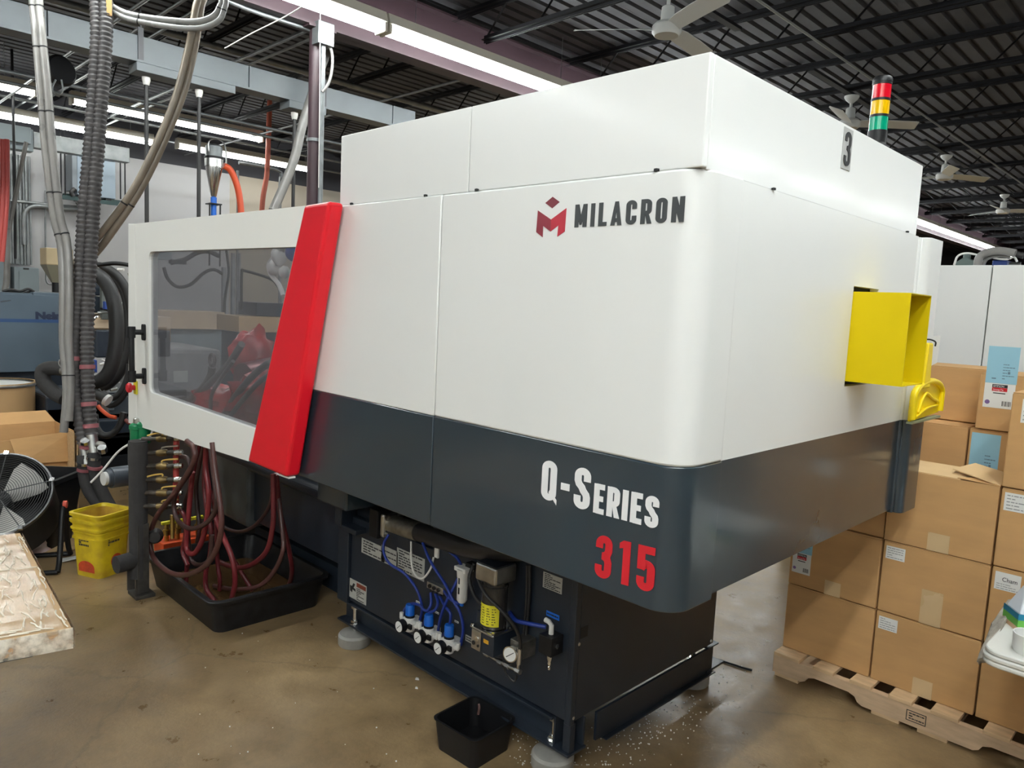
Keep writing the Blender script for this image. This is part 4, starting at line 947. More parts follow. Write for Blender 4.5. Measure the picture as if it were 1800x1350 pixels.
# hoses and drives on its roof
def onM2(pxs, dy=.15): return [at(a, b, y=YM2+dy) for a, b in pxs]
G3 = 'hoses on the rear machine'
for i, (P, r, mt, lb) in enumerate((
    ([(1718, 468), (1722, 452), (1738, 443), (1760, 441), (1785, 445)], .022, HOSE_GREY, 'thick grey hose arching over the rear machine roof'),
    ([(1727, 468), (1735, 455), (1755, 449), (1775, 452)], .010, HOSE_GREY, 'thin grey hose inside the thick arching hose'),
    ([(1677, 466), (1684, 450), (1700, 445), (1722, 449)], .006, IVORY, 'thin white cable arching at the left of the rear machine roof'),
    ([(1752, 440), (1745, 452), (1768, 456), (1782, 452), (1788, 460)], .006, IVORY, 'white cable looping over the blue drive'),
    ([(1735, 452), (1752, 444), (1775, 444), (1800, 450)], .018, RUBBER, 'black hose lying along the rear machine roof'))):
    pipe('hose', onM2(P, .15+.03*i), r, mt, lb, 'hose', G3)
p = at(1760, 459, y=YM2+.3)
dv = thing('servo_drive', 'royal blue motor with a steel nose on the rear machine roof', 'motor', (p.x, p.y, zt_))
ob('motor_body', MB().box((p.x-.045, p.y, zt_-.003), (p.x+.03, p.y+.12, zt_+.05)), BLUEENAMEL, dv, bevel=.006)
ob('motor_nose', MB().cyl((p.x+.031, p.y+.06, zt_+.025), (p.x+.085, p.y+.06, zt_+.025), .018, n=16), STEEL, dv, smooth=40)
p = at(1694, 460, y=YM2+.35)
dv = thing('gear_housing', 'dark green-grey housing on the left of the rear machine roof', 'motor', (p.x, p.y, zt_))
ob('housing', MB().prism([(p.x-.07, p.y, zt_-.003), (p.x+.09, p.y, zt_-.003), (p.x+.07, p.y, zt_+.04), (p.x+.0, p.y, zt_+.075), (p.x-.05, p.y, zt_+.04)], (0, .2, 0)), mat('green_grey_enamel', (.09, .12, .11), .5), dv, bevel=.01)
ob('lug', MB().cyl((p.x-.01, p.y+.1, zt_+.07), (p.x-.01, p.y+.1, zt_+.11), .02, n=12), mat('green_grey_enamel', (.09, .12, .11), .5), dv)

# ------------------------------------------------------------------ folding table at the right edge
ZTB = .74
tb = thing('folding_table', 'white plastic folding table corner at the right edge', 'table', (.9, 1.1, 0))
c0 = at(1736, 1138, z=ZTB); c1 = at(1787, 1083, z=ZTB); c2 = at(1800, 1163, z=ZTB)
e1 = (c1-c0); e1.z = 0; e1.normalize(); e2 = (c2-c0); e2.z = 0; e2.normalize()
def slab(z, h, grow):
    O = c0-e1*(.02+grow)-e2*(.012+grow)
    n2 = Vector((e1.y, -e1.x, 0)); n2 = n2 if n2.dot(e2) > 0 else -n2
    L1, L2 = .76+2*grow, 1.0
    pts = []
    for cx_, cyy, a0 in ((.05, .05, 180), (L2-.05, .05, 270), (L2-.05, L1-.05, 0), (.05, L1-.05, 90)):
        pts += [(cx_+.05*math.cos(R(a0+18*i)), cyy+.05*math.sin(R(a0+18*i))) for i in range(6)]
    return MB().prism([O+n2*u+e1*v+Vector((0, 0, z-O.z)) for u, v in pts], (0, 0, h)), O, n2
s_, O_, n2_ = slab(ZTB-.014, .014, 0); ob('table_top', s_, TABLE, tb, bevel=.004, smooth=30)
s_, _, _ = slab(ZTB-.031, .016, .004); ob('table_edge', s_, TABLE, tb, bevel=.005, smooth=30)
s_, _, _ = slab(ZTB-.047, .0155, .003); ob('lower_leaf', s_, TABLE, tb, bevel=.005, smooth=30)
for v in (.1, .62):
    for u in (.16, .85):
        q_ = O_+n2_*u+e1*v
        ob('leg', MB().tube([(q_.x, q_.y, ZTB-.048), (q_.x, q_.y, .0)], .014, 12, smooth=0), STEEL, tb, smooth=40)
q_ = O_+n2_*.10+e1*.30
ob('leg_bracket', MB().prism([q_+Vector((0, 0, ZTB-.0475-O_.z)), q_+n2_*.09+Vector((0, 0, ZTB-.0475-O_.z)), q_+n2_*.07+Vector((0, 0, ZTB-.13-O_.z)), q_+n2_*.045+Vector((0, 0, ZTB-.13-O_.z))], e1*.03), mat('dull_grey_bracket', (.3, .29, .27), .5), tb)
q_ = at(1778, 1098, z=ZTB); ob('rivet', MB().lathe([(0, 0), (.004, 0), (.003, .002), (0, .002)], 10, Matrix.Translation((q_.x, q_.y, ZTB))), SCREEN_PRINT, tb)
# jug and tub on the table, rag over its edge
q_ = at(1810, 1142, z=ZTB)
jg = thing('carton_bag', 'white bag with blue and green print standing on the folding table', 'bag', (q_.x, q_.y, ZTB))
q0 = at(1788, 1110, z=ZTB); 
M_ = Matrix.Translation((q0.x, q0.y, ZTB)) @ Matrix.Rotation(R(35), 4, 'Z')
ob('bag_body', MB().add([M_ @ Vector(v) for v in ((0, 0, 0), (.17, 0, 0), (.17, .09, 0), (0, .09, 0), (.004, .002, .055), (.166, .002, .055), (.166, .088, .055), (.004, .088, .055), (.03, .03, .13), (.14, .03, .13), (.14, .06, .13), (.03, .06, .13))],
   [(0, 3, 2, 1), (0, 1, 5, 4), (1, 2, 6, 5), (2, 3, 7, 6), (3, 0, 4, 7), (4, 5, 9, 8), (5, 6, 10, 9), (6, 7, 11, 10), (7, 4, 8, 11), (8, 9, 10, 11)]), mat('white_bag', (.75, .79, .85), .35), jg, bevel=.006)
def band(z0, z1, mt, nm):
    ob(nm, MB().add([M_ @ Vector(v) for v in ((-.002, -.0015, z0), (.172, -.0015, z0), (.172, -.0015, z1), (-.002, -.0015, z1), (-.002, .092, z0), (-.002, .092, z1))], [(0, 1, 2, 3), (4, 0, 3, 5)]), mt, jg)
band(.0, .014, mat('tan_print', (.65, .42, .25), .5), 'printed_band'); band(.014, .036, mat('green_print', (.12, .42, .06), .5), 'printed_band'); band(.036, .055, mat('teal_print', (.01, .20, .34), .5), 'printed_band')
q0 = at(1803, 1143, z=ZTB)
ob('plastic_tub', MB().lathe([(0, 0), (.040, 0), (.044, .01), (.046, .055), (.043, .055), (.041, .012), (0, .01)], 24, Matrix.Translation((q0.x+.012, q0.y-.01, ZTB))), PAPER, smooth=40, label='small white tub on the folding table in front of the printed bag', cat='tub')
rg = [at(a, b, z=ZTB+.02) for a, b in ((1796, 1070), (1785, 1074), (1772, 1082), (1765, 1094), (1757, 1104), (1750, 1115), (1746, 1124))]
b = MB(); rings = []
dn = -n2_
for i, p in enumerate(rg):
    r_ = .022-.0015*i; rings.append([p+dn*.02+Vector((math.cos(a)*r_*1.1, math.sin(a)*r_*.8+.003*math.sin(3*a+i), math.sin(a+.4*i)*r_*1.2-.012*i+.004*math.sin(5*a+2*i))) for a in (2*PI*j/14 for j in range(14))])
b.rings(rings); ob('cleaning_rag', b, RAGM, smooth=60, label='crumpled grey rag hanging over the far corner of the folding table', cat='rag')

# ------------------------------------------------------------------ on the floor around the machine
def tray(name, x0, x1, y0, y1, h, th, rimw, taper, mt, parent):
    """open moulded tray: outside, rim, inside"""
    def lp(g, z): return [(a, c, z) for a, c in rrect(x0+taper*(1-z/h)-g, y0+taper*(1-z/h)-g, x1-taper*(1-z/h)+g, y1-taper*(1-z/h)+g, .05+max(g, 0), 4)]
    b = MB(); b.rings([lp(0, .0), lp(0, h-.02), lp(rimw, h-.02), lp(rimw, h-.004), lp(rimw-.006, h), lp(-th+.004, h), lp(-th, h-.006), lp(-th, .012)], True)
    return ob(name, b, mt, parent, smooth=35)
tr = thing('drip_tray', 'large black drip tray of brown water under the red hoses', 'tray', (-2.9, .26, 0))
tray('tray_body', -3.34, -2.45, -.055, .57, .175, .012, .02, .03, mat('scuffed_black_plastic', (.009, .009, .010), .42, noise=(14, .6), spec=.4), tr)
ob('water', MB().prism([(a, c, .035) for a, c in rrect(-3.285, .0, -2.505, .525, .05, 4)], (0, 0, .012)), WATER, tr)
tb2 = thing('catch_bin', 'small black plastic bin under the front edge of the base', 'bin', (-.98, .33, 0))
A_ = at(775, 1310, z=0); B_ = at(845, 1345, z=0); 
M_ = Matrix.Translation((-.985, .300, 0)) @ Matrix.Rotation(R(3), 4, 'Z')
def binmesh(w_, d_, h, tp):
    def lp(g, z): return [M_ @ Vector((a, c, z)) for a, c in rrect(-w_/2+tp*(1-z/h)-g, -d_/2+tp*(1-z/h)-g, w_/2-tp*(1-z/h)+g, d_/2-tp*(1-z/h)+g, .03, 4)]
    return MB().rings([lp(0, 0), lp(0, h), lp(.004, h-.003), lp(.004, h), lp(-.005, h), lp(-.006, .012)], True)
ob('bin_body', binmesh(.225, .225, .118, .012), BLACK, tb2, smooth=35)
M2_ = M_
ob('liner_fold', MB().tube([M_ @ Vector(v) for v in ((-.078, .104, .10), (-.072, .100, .085), (-.074, .098, .06))], .005, 6), mat('pinkish_residue', (.16, .08, .07), .6, noise=(40, .5)), tb2)
# plastic pellets scattered on the concrete
b = MB(); rn = random.Random(3)
for i in range(330):
    if i < 260:
        px = rn.gauss(1150, 90); py = 1330-(px-1000)*.45+rn.gauss(15, 28)
    elif i < 300: px, py = rn.uniform(890, 960), rn.uniform(1290, 1345)
    else: px, py = rn.uniform(330, 720), rn.uniform(990, 1340)
    p = at(px, min(1345, max(900, py)), z=0)
    if -.75 < p.x < -.58 and p.y > .4 and p.y < .5: continue
    s_ = rn.uniform(.0009, .0021); b.box((p.x-s_, p.y-s_, 0.0003), (p.x+s_, p.y+s_, 2*s_))
ob('spilled_pellets', b, PAPER, kind='stuff', label='white plastic pellets scattered over the concrete floor', cat='pellets')
for px, py, s_ in ((733, 1194, .010), (732, 1210, .007)):
    p = at(px, py, z=0); ob('plastic_chip', MB().prism([(p.x, p.y-s_, .0005), (p.x+s_*1.4, p.y, .0005), (p.x, p.y+s_*.7, .0005), (p.x-s_, p.y+s_*.2, .0005)], (0, 0, .005)), PAPER, label='white plastic chip on the floor, '+('larger one' if s_ > .008 else 'smaller one')+' before the front channel', cat='chip')
pipe('floor_cable', [at(a, b, z=.006) for a, b in ((1248, 1155), (1270, 1162), (1300, 1172), (1322, 1178))], .005, BLACK, 'thin black cable on the floor behind the machine foot', 'cable')

# two nested square pails
def pail(z0, label, rim_only=False):
    t = thing('square_pail', label, 'bucket', (pbx, pby, z0), 'nested yellow pails')
    M_ = Matrix.Translation((pbx, pby, z0)) @ Matrix.Rotation(pang, 4, 'Z')
    hw_ = .114; h = .335
    def lp(g, z):
        k = hw_-.018*(1-z/h)+g
        return [M_ @ Vector((a, c, z)) for a, c in rrect(-k, -k, k, k, .035, 5)]
    prof = [(0, 0), (0, h-.115), (.006, h-.115), (.006, h-.106), (0, h-.106), (0, h-.062), (.009, h-.060), (.009, h-.050), (.001, h-.048), (.001, h-.020), (.010, h-.018), (.010, h-.002), (.006, h), (-.004, h), (-.006, h-.004), (-.007, .004+.0)]
    b = MB().rings([lp(g, z) for g, z in prof], True); ob('pail_body', b, BUCKET, t, smooth=35)
    return t, M_, hw_
F = at(165, 1021, z=0); L_ = at(131, 985, z=0); R_ = at(226, 998, z=0)
ang = math.atan2((R_-F).y, (R_-F).x); pang = ang
cen = (L_+R_)/2+Vector((.13, -.035, 0)); pbx, pby = cen.x, cen.y
t, M_, hw_ = pail(0, 'lower of two nested yellow square pails beside the insulated pipe')
def on_face(sgn):  # prints on the two visible sides
    return (lambda u, v, o: M_ @ Vector((-hw_+.0135-.0*v+u*2*hw_ if 0 else -.09+u, -(hw_-.018*(1-(v)/.335))-.0012-o, v))) if sgn == 0 else (lambda u, v, o: M_ @ Vector(((-(hw_-.018*(1-v/.335))-.0012-o), .09-u, v)))
for sg in (0, 1):
    f_ = on_face(sg)
    b = MB(); bars(b, lambda u, v, o: f_(.035+u, .175+v, o), .09, .05, 3, 4+sg, .8); ob('printed_text', b, mat('faded_black_print', (.05, .045, .03), .7), t)
    b = MB()
    if sg == 0: pts = [(.10+.036*math.cos(a), .085+.040*math.sin(a)) for a in (2*PI*i/18 for i in range(18))]
    else: pts = [(.03, .03), (.15, .03), (.15, .06)]+[(.09+.06*math.cos(R(a)), .06+.035*math.sin(R(a))) for a in range(10, 180, 17)]+[(.03, .06)]
    b.prism([f_(u, v, 0) for u, v in pts], f_(0, .1, .001)-f_(0, .1, 0)); ob('printed_motif', b, mat('faded_red_print', (.45, .05, .015), .6, noise=(30, .3)), t)
t, _, _ = pail(.036, 'upper of two nested yellow square pails, grimy inside')
GR = mat('orange_grime', (.36, .19, .02), .7, noise=(16, .5), col2=(.55, .36, .03))
gl_ = lambda z: [M_ @ Vector((a, c, z+.036)) for a, c in rrect(-(.114-.018*(1-z/.335)-.0085), -(.114-.018*(1-z/.335)-.0085), .114-.018*(1-z/.335)-.0085, .114-.018*(1-z/.335)-.0085, .03, 5)]
ob('grime', MB().rings([gl_(.318)[::-1], gl_(.02)[::-1]], False).prism(gl_(.02), (0, 0, .002)), GR, t, smooth=35)

def facebox(name, x0, y0, x1, y1, X, t, mt, parent=None, bevel=0, **k):
    """box whose +X face spans these pixels on the plane x=X, going t deep towards -X"""
    a, c = at(x0, (y0+y1)/2, x=X), at(x1, (y0+y1)/2, x=X); u, v = at((x0+x1)/2, y0, x=X), at((x0+x1)/2, y1, x=X)
    return ob(name, MB().box((X-t, a.y, v.z), (X, c.y, u.z)), mt, parent, bevel=bevel, **k)
def dp(P, d): return [at(a, c, d=d) for a, c in P]
def up(pts, end=0):
    """carry a hose on to the roof deck above the frame"""
    q = pts[end]; t_ = Vector((q.x, q.y, 4.29)); return [t_]+pts if end == 0 else pts+[t_]

# ------------------------------------------------------------------ water manifold and red hoses
DM = 3.95
mt_ = thing('water_manifold', 'water manifold of stacked valves on a thick black insulated standpipe', 'manifold', (-3.2, -.14, 0))
ctr = at(243, 900, y=-.14); X_, Y_ = ctr.x, ctr.y
zt_ = at(243, 775, y=-.14).z
ob('standpipe', MB().tube([(X_, Y_, .10), (X_, Y_, zt_)], .046, 20, smooth=0), FOAM, mt_, smooth=40)
ob('insulation_wrap', MB().tube([(X_, Y_, zt_-.13), (X_, Y_, zt_-.01)], .049, 20, smooth=0), FOAM, mt_, smooth=40)
ob('insulated_elbow', MB().tube([(X_, Y_, .205), (X_+.0, Y_-.03, .20), (X_+.02, Y_-.09, .20), (X_+.025, Y_-.12, .20)], .046, 16), FOAM, mt_, smooth=50)
ob('support_leg', MB().box((X_+.01, Y_-.02, .02), (X_+.045, Y_+.04, .40)).box((X_-.05, Y_-.04, 0), (X_+.08, Y_+.06, .02)).box((X_+.00, Y_-.06, .04), (X_+.01, Y_-.02, .16)), mat('rusty_black_steel', (.03, .026, .022), .6, noise=(20, .5)), mt_, bevel=.003)
for i, (cx_, dz) in enumerate(((241, 0), (254, .01))):
    q_ = at(cx_, 785, d=4.12); M_ = Matrix.Translation((q_.x, q_.y, zt_-.06+dz))
    g_ = ob('filter_body', MB().lathe([(0, 0), (.030, 0), (.036, .01), (.036, .085), (.041, .087), (.041, .108), (.026, .12), (0, .12)], 20, M_), GREEN, mt_, smooth=40)
    ob('filter_cap', MB().lathe([(0, .12), (.020, .12), (.020, .145), (.015, .15), (0, .15)], 8, M_), STEEL, g_, smooth=40)
for i, py in enumerate((772, 797, 820, 844, 867, 890)):
    a_, b_ = at(250, py, d=DM), at(314, py-2+i*.3, d=DM)
    br = ob('branch_pipe', MB().tube([a_, b_], .0125, 12, smooth=0), mat('grimy_pipe', (.07, .06, .05), .45, .6, noise=(25, .5)), mt_, smooth=40)
    m_ = a_+(b_-a_)*.55
    ob('valve_body', MB().lathe([(0, -.028), (.016, -.028), (.020, -.01), (.020, .01), (.016, .028), (0, .028)], 10, rotto(b_-a_, m_)), mat('grimy_brass', (.20, .14, .06), .4, .8, noise=(25, .5)), br, smooth=40)
    dd = (b_-a_).normalized()
    ob('lever', MB().tube([m_+Vector((0, 0, .016)), m_+Vector((0, 0, .028)), m_+dd*.03+Vector((0, 0, .034)), m_-dd*.0+dd*.085+Vector((0, 0, .036))] if i % 3 else [m_+Vector((0, 0, .016)), m_+Vector((0, 0, .03)), m_-dd*.04+Vector((0, 0, .028)), m_-dd*.08+Vector((0, 0, .018))], .0048, 6, smooth=3), STEEL if i in (1,) else mat('ochre_lever', (.55, .36, .09), .45), br)
    ob('hose_barb', MB().lathe([(0, -.02), (.015, -.02), (.015, -.006), (.017, -.006), (.017, .006), (.013, .006), (.013, .02), (0, .02)], 10, rotto(b_-a_, b_)), CHROME, br)
ob('return_header', MB().tube([at(310, 765, d=DM+.06), at(309, 905, d=DM+.06)], .016, 12, smooth=0), REDPIPE, mt_, smooth=40)
qa = at(303, 905, d=4.0); ob('drop_nipple', MB().tube([qa, qa+Vector((0, 0, -.13))], .012, 10, smooth=0), BRASS, mt_, smooth=40)
# hoses hanging from the mould into the tray
def hoseA(P, y0, r=.0125, mt=HOSE_RED, lb='', loop=False, end_in=False):
    px = [(200+a/3.07, 680+c/3.07) for a, c in P]; n_ = len(px)
    y1 = y0
    if end_in:
        y1 = min(.50, max(.05, at(*px[-1], z=.055).y))
    pts = []
    for i, (a, c) in enumerate(px):
        p = at(a, c, y=y0+(y1-y0)*i/(n_-1)); p.z = max(.062, p.z); pts.append(p)
    return pipe('water_hose', pts, r, mt, lb, 'hose', 'water hoses at the tray', 10, 7)
hoseA([(395, 292), (432, 330), (430, 410), (330, 570), (235, 695), (197, 800), (212, 915), (300, 1000), (400, 1013), (500, 960), (560, 860), (582, 740), (570, 600), (548, 450), (532, 300)], -.075, .0130, mat('brown_hose', (.075, .028, .024), .36, noise=(15, .3)), 'brown hose making the largest loop, dipping over the left rim of the tray')
hoseA([(390, 300), (425, 330), (420, 440), (352, 545), (325, 620), (340, 710), (400, 762), (465, 755), (525, 710), (553, 640), (545, 520), (520, 320)], -.03, .0120, HOSE_DARK, 'near black hose making the smaller loop above the tray')
hoseA([(468, 300), (440, 420), (415, 560), (402, 700), (385, 820), (395, 930), (390, 1060)], .12, .0125, HOSE_RED, 'oxblood hose at the left of the bundle ending at the tray corner', end_in=True)
hoseA([(490, 300), (462, 420), (445, 540), (452, 660), (462, 760), (450, 840)], .10, .0115, HOSE_DARK, 'dark hose running straight down inside the left bundle')
hoseA([(500, 300), (495, 430), (512, 560), (505, 690), (480, 820), (440, 895), (405, 895), (392, 850), (400, 740), (410, 620), (425, 460)], .02, .0135, mat('bright_oxblood_hose', (.19, .022, .026), .35, noise=(15, .2)), 'bright oxblood hose making a narrow hanging loop')
hoseA([(515, 300), (488, 480), (500, 640), (525, 770), (520, 900), (497, 1000), (500, 1090), (545, 1165)], .08, .0125, HOSE_RED, 'oxblood hose ending at the front corner of the tray', end_in=True)
hoseA([(540, 680), (592, 810), (640, 930), (655, 1050), (635, 1155)], .10, .0135, mat('bright_oxblood_hose', (.19, .022, .026), .35), 'short bright hose bending down into the middle of the tray water', end_in=True)
hoseA([(525, 560), (585, 790), (640, 920), (700, 1020), (750, 1108)], .18, .0115, HOSE_RED, 'thin oxblood hose slanting right into the tray water', end_in=True)
hoseA([(860, 470), (862, 620), (858, 750), (828, 880), (760, 950), (690, 975), (620, 965), (560, 940)], .22, .0135, HOSE_RED, 'hose from under the red band swinging left over the tray')
hoseA([(878, 470), (892, 640), (920, 770), (950, 900), (962, 1000), (945, 1082)], .24, .0125, HOSE_RED, 'hose from under the red band dropping to the right end of the tray', end_in=True)
hoseA([(885, 540), (908, 760), (915, 870), (880, 970), (820, 1050), (750, 1085), (640, 1092), (540, 1080)], .28, .0115, mat('brown_hose', (.075, .028, .024), .36), 'brown hose curling along the water from the right bundle', end_in=True)
hoseA([(868, 470), (840, 640), (770, 740), (690, 780), (610, 765), (550, 700), (520, 600), (505, 320)], .30, .0100, HOSE_DARK, 'thin dark hose slung like a garland across the grimy bed post')
hoseA([(545, 560), (555, 820), (560, 950), (572, 1040), (570, 1105)], .14, .0110, HOSE_RED, 'thin hose standing in the tray water behind the front ones', end_in=True)
hoseA([(345, 375), (395, 385), (415, 450), (405, 560), (380, 650), (395, 760), (420, 930), (470, 960), (520, 920), (530, 800)], .05, .0120, HOSE_DARK, 'dark hose from the second valve looping low behind the others')
hoseA([(345, 655), (378, 690), (395, 780), (372, 880), (400, 965)], .02, .0120, HOSE_RED, 'short oxblood hose from the lowest valve bending down')
# brass valve rack on its orange tray
q_ = at(302, 985, z=.0)
vr = thing('valve_rack', 'orange drip box carrying brass valves with yellow handles', 'valve rack', (q_.x, q_.y, 0))
VX, VY = -3.48, .10
ob('orange_box', MB().box((VX-.12, VY-.02, 0), (VX+.03, VY+.26, .17)), ORANGE, vr, bevel=.004)
for i in range(4):
    y_ = VY+.02+.062*i; x_ = VX-.03-.0*i
    vb = ob('brass_valve', MB().lathe([(0, .17), (.014, .17), (.014, .20), (.022, .205), (.022, .235), (.014, .24), (.012, .27), (0, .27)], 10, Matrix.Translation((x_, y_, 0))), BRASS, vr, smooth=40)
    ob('yellow_handle', MB().box((x_-.010, y_-.030, .27), (x_+.014, y_+.030, .288)), YEL_LABEL, vb, bevel=.003)
pp_ = at(272, 940, d=4.05)
ob('rubber_plug', MB().lathe([(0, 0), (.035, 0), (.045, .02), (.03, .05), (0, .05)], 16, rotto((1, -.4, 0), pp_)), RUBBER, vr, smooth=40)
q_ = at(478, 950, y=.66)
ob('white_bottle', MB().lathe([(0, 0), (.045, 0), (.05, .02), (.05, .09), (.03, .12), (0, .12)], 20, rotto((.2, 1, 0), (q_.x, .60, .29))), mat('milky_plastic', (.55, .55, .53), .5), smooth=40, label='milky white bottle lying behind the tray under the bed', cat='bottle')
pipe('loose_cable', [at(a, c, d=4.02) for a, c in ((272, 745), (262, 770), (240, 775), (210, 792), (182, 825), (160, 848))], .006, IVORY, 'white cord draped from the manifold to the left', 'cord')

# ------------------------------------------------------------------ ducts and hoses from the roof, upper left
DD = 4.6
def tie(P, i, r, parent, d):
    pass
def bands(P, fr, r, parent, mt=BLACK, w_=.02):
    pts = crom([Vector(p) for p in P], 8)
    for f_ in fr:
        k = min(len(pts)-2, int(f_*(len(pts)-1))); a_ = pts[k]; dr = (pts[k+1]-a_).normalized()
        ob('tape_band' if mt is not BLACK else 'cable_tie', MB().tube([a_-dr*w_/2, a_+dr*w_/2], r, 14, smooth=0), mt, parent, smooth=40)
PINK = mat('pink_tape', (.26, .08, .09), .5)
for P, lb, fr in (([(168, -30), (171, 60), (165, 160), (158, 260), (149, 360), (144, 440), (141, 500), (134, 570), (130, 650), (138, 720), (148, 782)], 'left one of two black ribbed ducts dropping from the roof', (.80,)),
              ([(186, -30), (186, 60), (180, 160), (172, 260), (165, 350), (160, 440), (155, 520), (153, 600), (155, 690), (161, 768)], 'right one of two black ribbed ducts dropping from the roof', (.86, .93, .985))):
    pts = up(dp(P, DD))
    o = ob('ribbed_duct', MB().tube(pts, .038, 16, smooth=8, ripple=(.03, .0042)), DUCT, smooth=70, label=lb, cat='duct', group='black ribbed ducts')
    WL[o.name] = Vector((0, 0, 0)); bands(pts, fr, .0445, o, PINK, .026)
for P, lb in (([(57, -20), (63, 60), (72, 160), (80, 260), (95, 380), (107, 430), (111, 500), (111, 600), (116, 660), (117, 700), (112, 760)], 'left one of twin grey hoses hanging before the blue-grey granulator'),
              ([(68, -20), (74, 60), (84, 160), (92, 260), (106, 380), (118, 430), (122, 520), (121, 600), (124, 660), (124, 700), (121, 740)], 'right one of twin grey hoses hanging before the blue-grey granulator')):
    pts = up(dp(P, DD-.05))
    o = ob('grey_hose', MB().tube(pts, .0235, 14, smooth=8), HOSE_GREY, smooth=60, label=lb, cat='hose', group='hoses dropping from the roof')
    bands(pts, (.115, .21, .31, .43, .52, .82), .0255, o, BLACK, .008)
for k, (P, lb) in enumerate((([(350, -30), (343, 20), (330, 90), (302, 190), (242, 320), (182, 405), (146, 447), (122, 480), (114, 530), (118, 590), (132, 630), (148, 672), (156, 720)], 'lower one of two tan hoses slanting down behind the ribbed ducts'),
                            ([(360, -30), (353, 15), (340, 95), (313, 190), (254, 320), (192, 415), (156, 460), (134, 495), (126, 550), (136, 605), (150, 645), (160, 690), (162, 740)], 'upper one of two tan hoses slanting down behind the ribbed ducts'))):
    pts = up(dp(P, DD+.12+.03*k))
    o = ob('tan_hose', MB().tube(pts, .0225, 14, smooth=8), HOSE_TAN, smooth=60, label=lb, cat='hose', group='hoses dropping from the roof'); bands(pts, (.42, .52), .0245, o, BLACK, .01)
for k, (P, lb) in enumerate((([(188, 6), (225, 24), (285, 34), (340, 38), (372, 30), (386, 12), (390, -20)], 'inner one of two silver hoses looping at the top left'),
                            ([(188, 14), (222, 32), (285, 45), (345, 50), (382, 38), (394, 15), (397, -20)], 'outer one of two silver hoses looping at the top left'))):
    pts = up(dp(P, DD+.05), -1)
    o = ob('silver_hose', MB().tube(pts, .018, 12, smooth=8), mat('silver_hose', (.24, .24, .235), .28, noise=(10, .1)), smooth=60, label=lb, cat='hose', group='hoses dropping from the roof'); bands(pts, (.2, .7), .0195, o, BLACK, .008)
q_ = at(192, 10, d=DD-.02)
ob('wooden_tag', MB().box((q_.x-.015, q_.y-.015, q_.z-.06), (q_.x+.005, q_.y+.015, q_.z+.07)), mat('tan_tag', (.45, .28, .10), .6), label='tan tag strapped to the ribbed ducts at the top', cat='tag', bevel=.004)
pipe('thin_cable', dp([(395, 85), (440, 60), (500, 30), (530, 12)], 5.2), .004, IVORY, 'thin pale cable sagging across the roof at the top', 'cable')
# fittings below the ducts
gp = thing('drain_pipe', 'blue-grey plastic drain pipe with a white flange behind the black standpipe', 'pipe', tuple(at(205, 838, d=4.45)))
ga, gb_ = at(194, 840, d=4.40), at(250, 832, d=4.55)
ob('pipe_barrel', MB().tube([ga, gb_], .062, 20, smooth=0), mat('grey_pvc', (.06, .07, .085), .4), gp, smooth=40)
ob('pipe_flange', MB().tube([ga-(gb_-ga)*.12, ga], .052, 20, smooth=0), mat('grey_pvc', (.06, .07, .085), .4), gp, smooth=40)
ob('white_ring', MB().tube([ga-(gb_-ga)*.22, ga-(gb_-ga)*.125], .04, 18, smooth=0), IVORY, gp, smooth=40)
pf = thing('pipe_fittings', 'steel elbows and insulated pipes below the ribbed ducts', 'pipe fittings', (-4.2, -.2, 0))
for i, (P, r, mt) in enumerate((([(147, 778), (150, 805), (152, 815)], .030, STEEL), ([(161, 764), (164, 785), (166, 800)], .032, STEEL), ([(150, 800), (160, 792), (172, 782), (180, 784), (181, 796)], .022, mat('grimy_steel', (.2, .19, .17), .4)),
                             ([(146, 800), (148, 830), (155, 860), (175, 890), (185, 905)], .036, FOAM), ([(165, 795), (167, 830), (180, 865), (196, 895)], .036, FOAM))):
    ob(('elbow', 'elbow', 'tee', 'insulated_pipe', 'insulated_pipe')[i], MB().tube(dp(P, 4.58), r, 14, smooth=5), mt, pf, smooth=50)
for a, c, r, mt in ((147, 815, .043, CHROME), (165, 805, .043, CHROME), (148, 826, .041, PINK), (167, 822, .042, PINK), (151, 786, .036, PINK)):
    q_ = at(a, c, d=4.57); ob('band_clamp', MB().lathe([(0, -.008), (r, -.008), (r, .008), (0, .008)], 18, rotto((.1, .1, 1), q_)), mt, pf, smooth=40)
for a, c in ((150, 778), (180, 790)):
    q_ = at(a, c, d=4.55); ob('union', MB().lathe([(0, -.02), (.026, -.02), (.03, 0), (.026, .02), (0, .02)], 8, rotto((.5, -.3, .8), q_)), CHROME, pf)
q_ = at(105, 647, d=4.75)
vv = thing('insulated_branch', 'thick black insulated branch pipe with a valve left of the ribbed ducts', 'pipe', tuple(q_))
ob('branch', MB().tube(dp([(118, 650), (92, 647), (76, 652), (78, 672), (95, 690), (112, 700)], 4.75), .045, 14, smooth=5), FOAM, vv, smooth=50)
ob('valve', MB().lathe([(0, -.03), (.025, -.03), (.032, 0), (.025, .03), (0, .03)], 12, rotto((.7, .7, 0), at(116, 652, d=4.72))), mat('grimy_steel', (.2, .19, .17), .4), vv, smooth=40)
ob('valve_lever', MB().tube(dp([(112, 650), (104, 640), (105, 632)], 4.70), .005, 6), STEEL, vv)
q_ = at(117, 672, d=4.55); ob('yellow_tag', MB().box((q_.x-.01, q_.y-.012, q_.z-.035), (q_.x, q_.y+.012, q_.z+.035)), mat('ochre_lever', (.55, .36, .09), .45), vv)

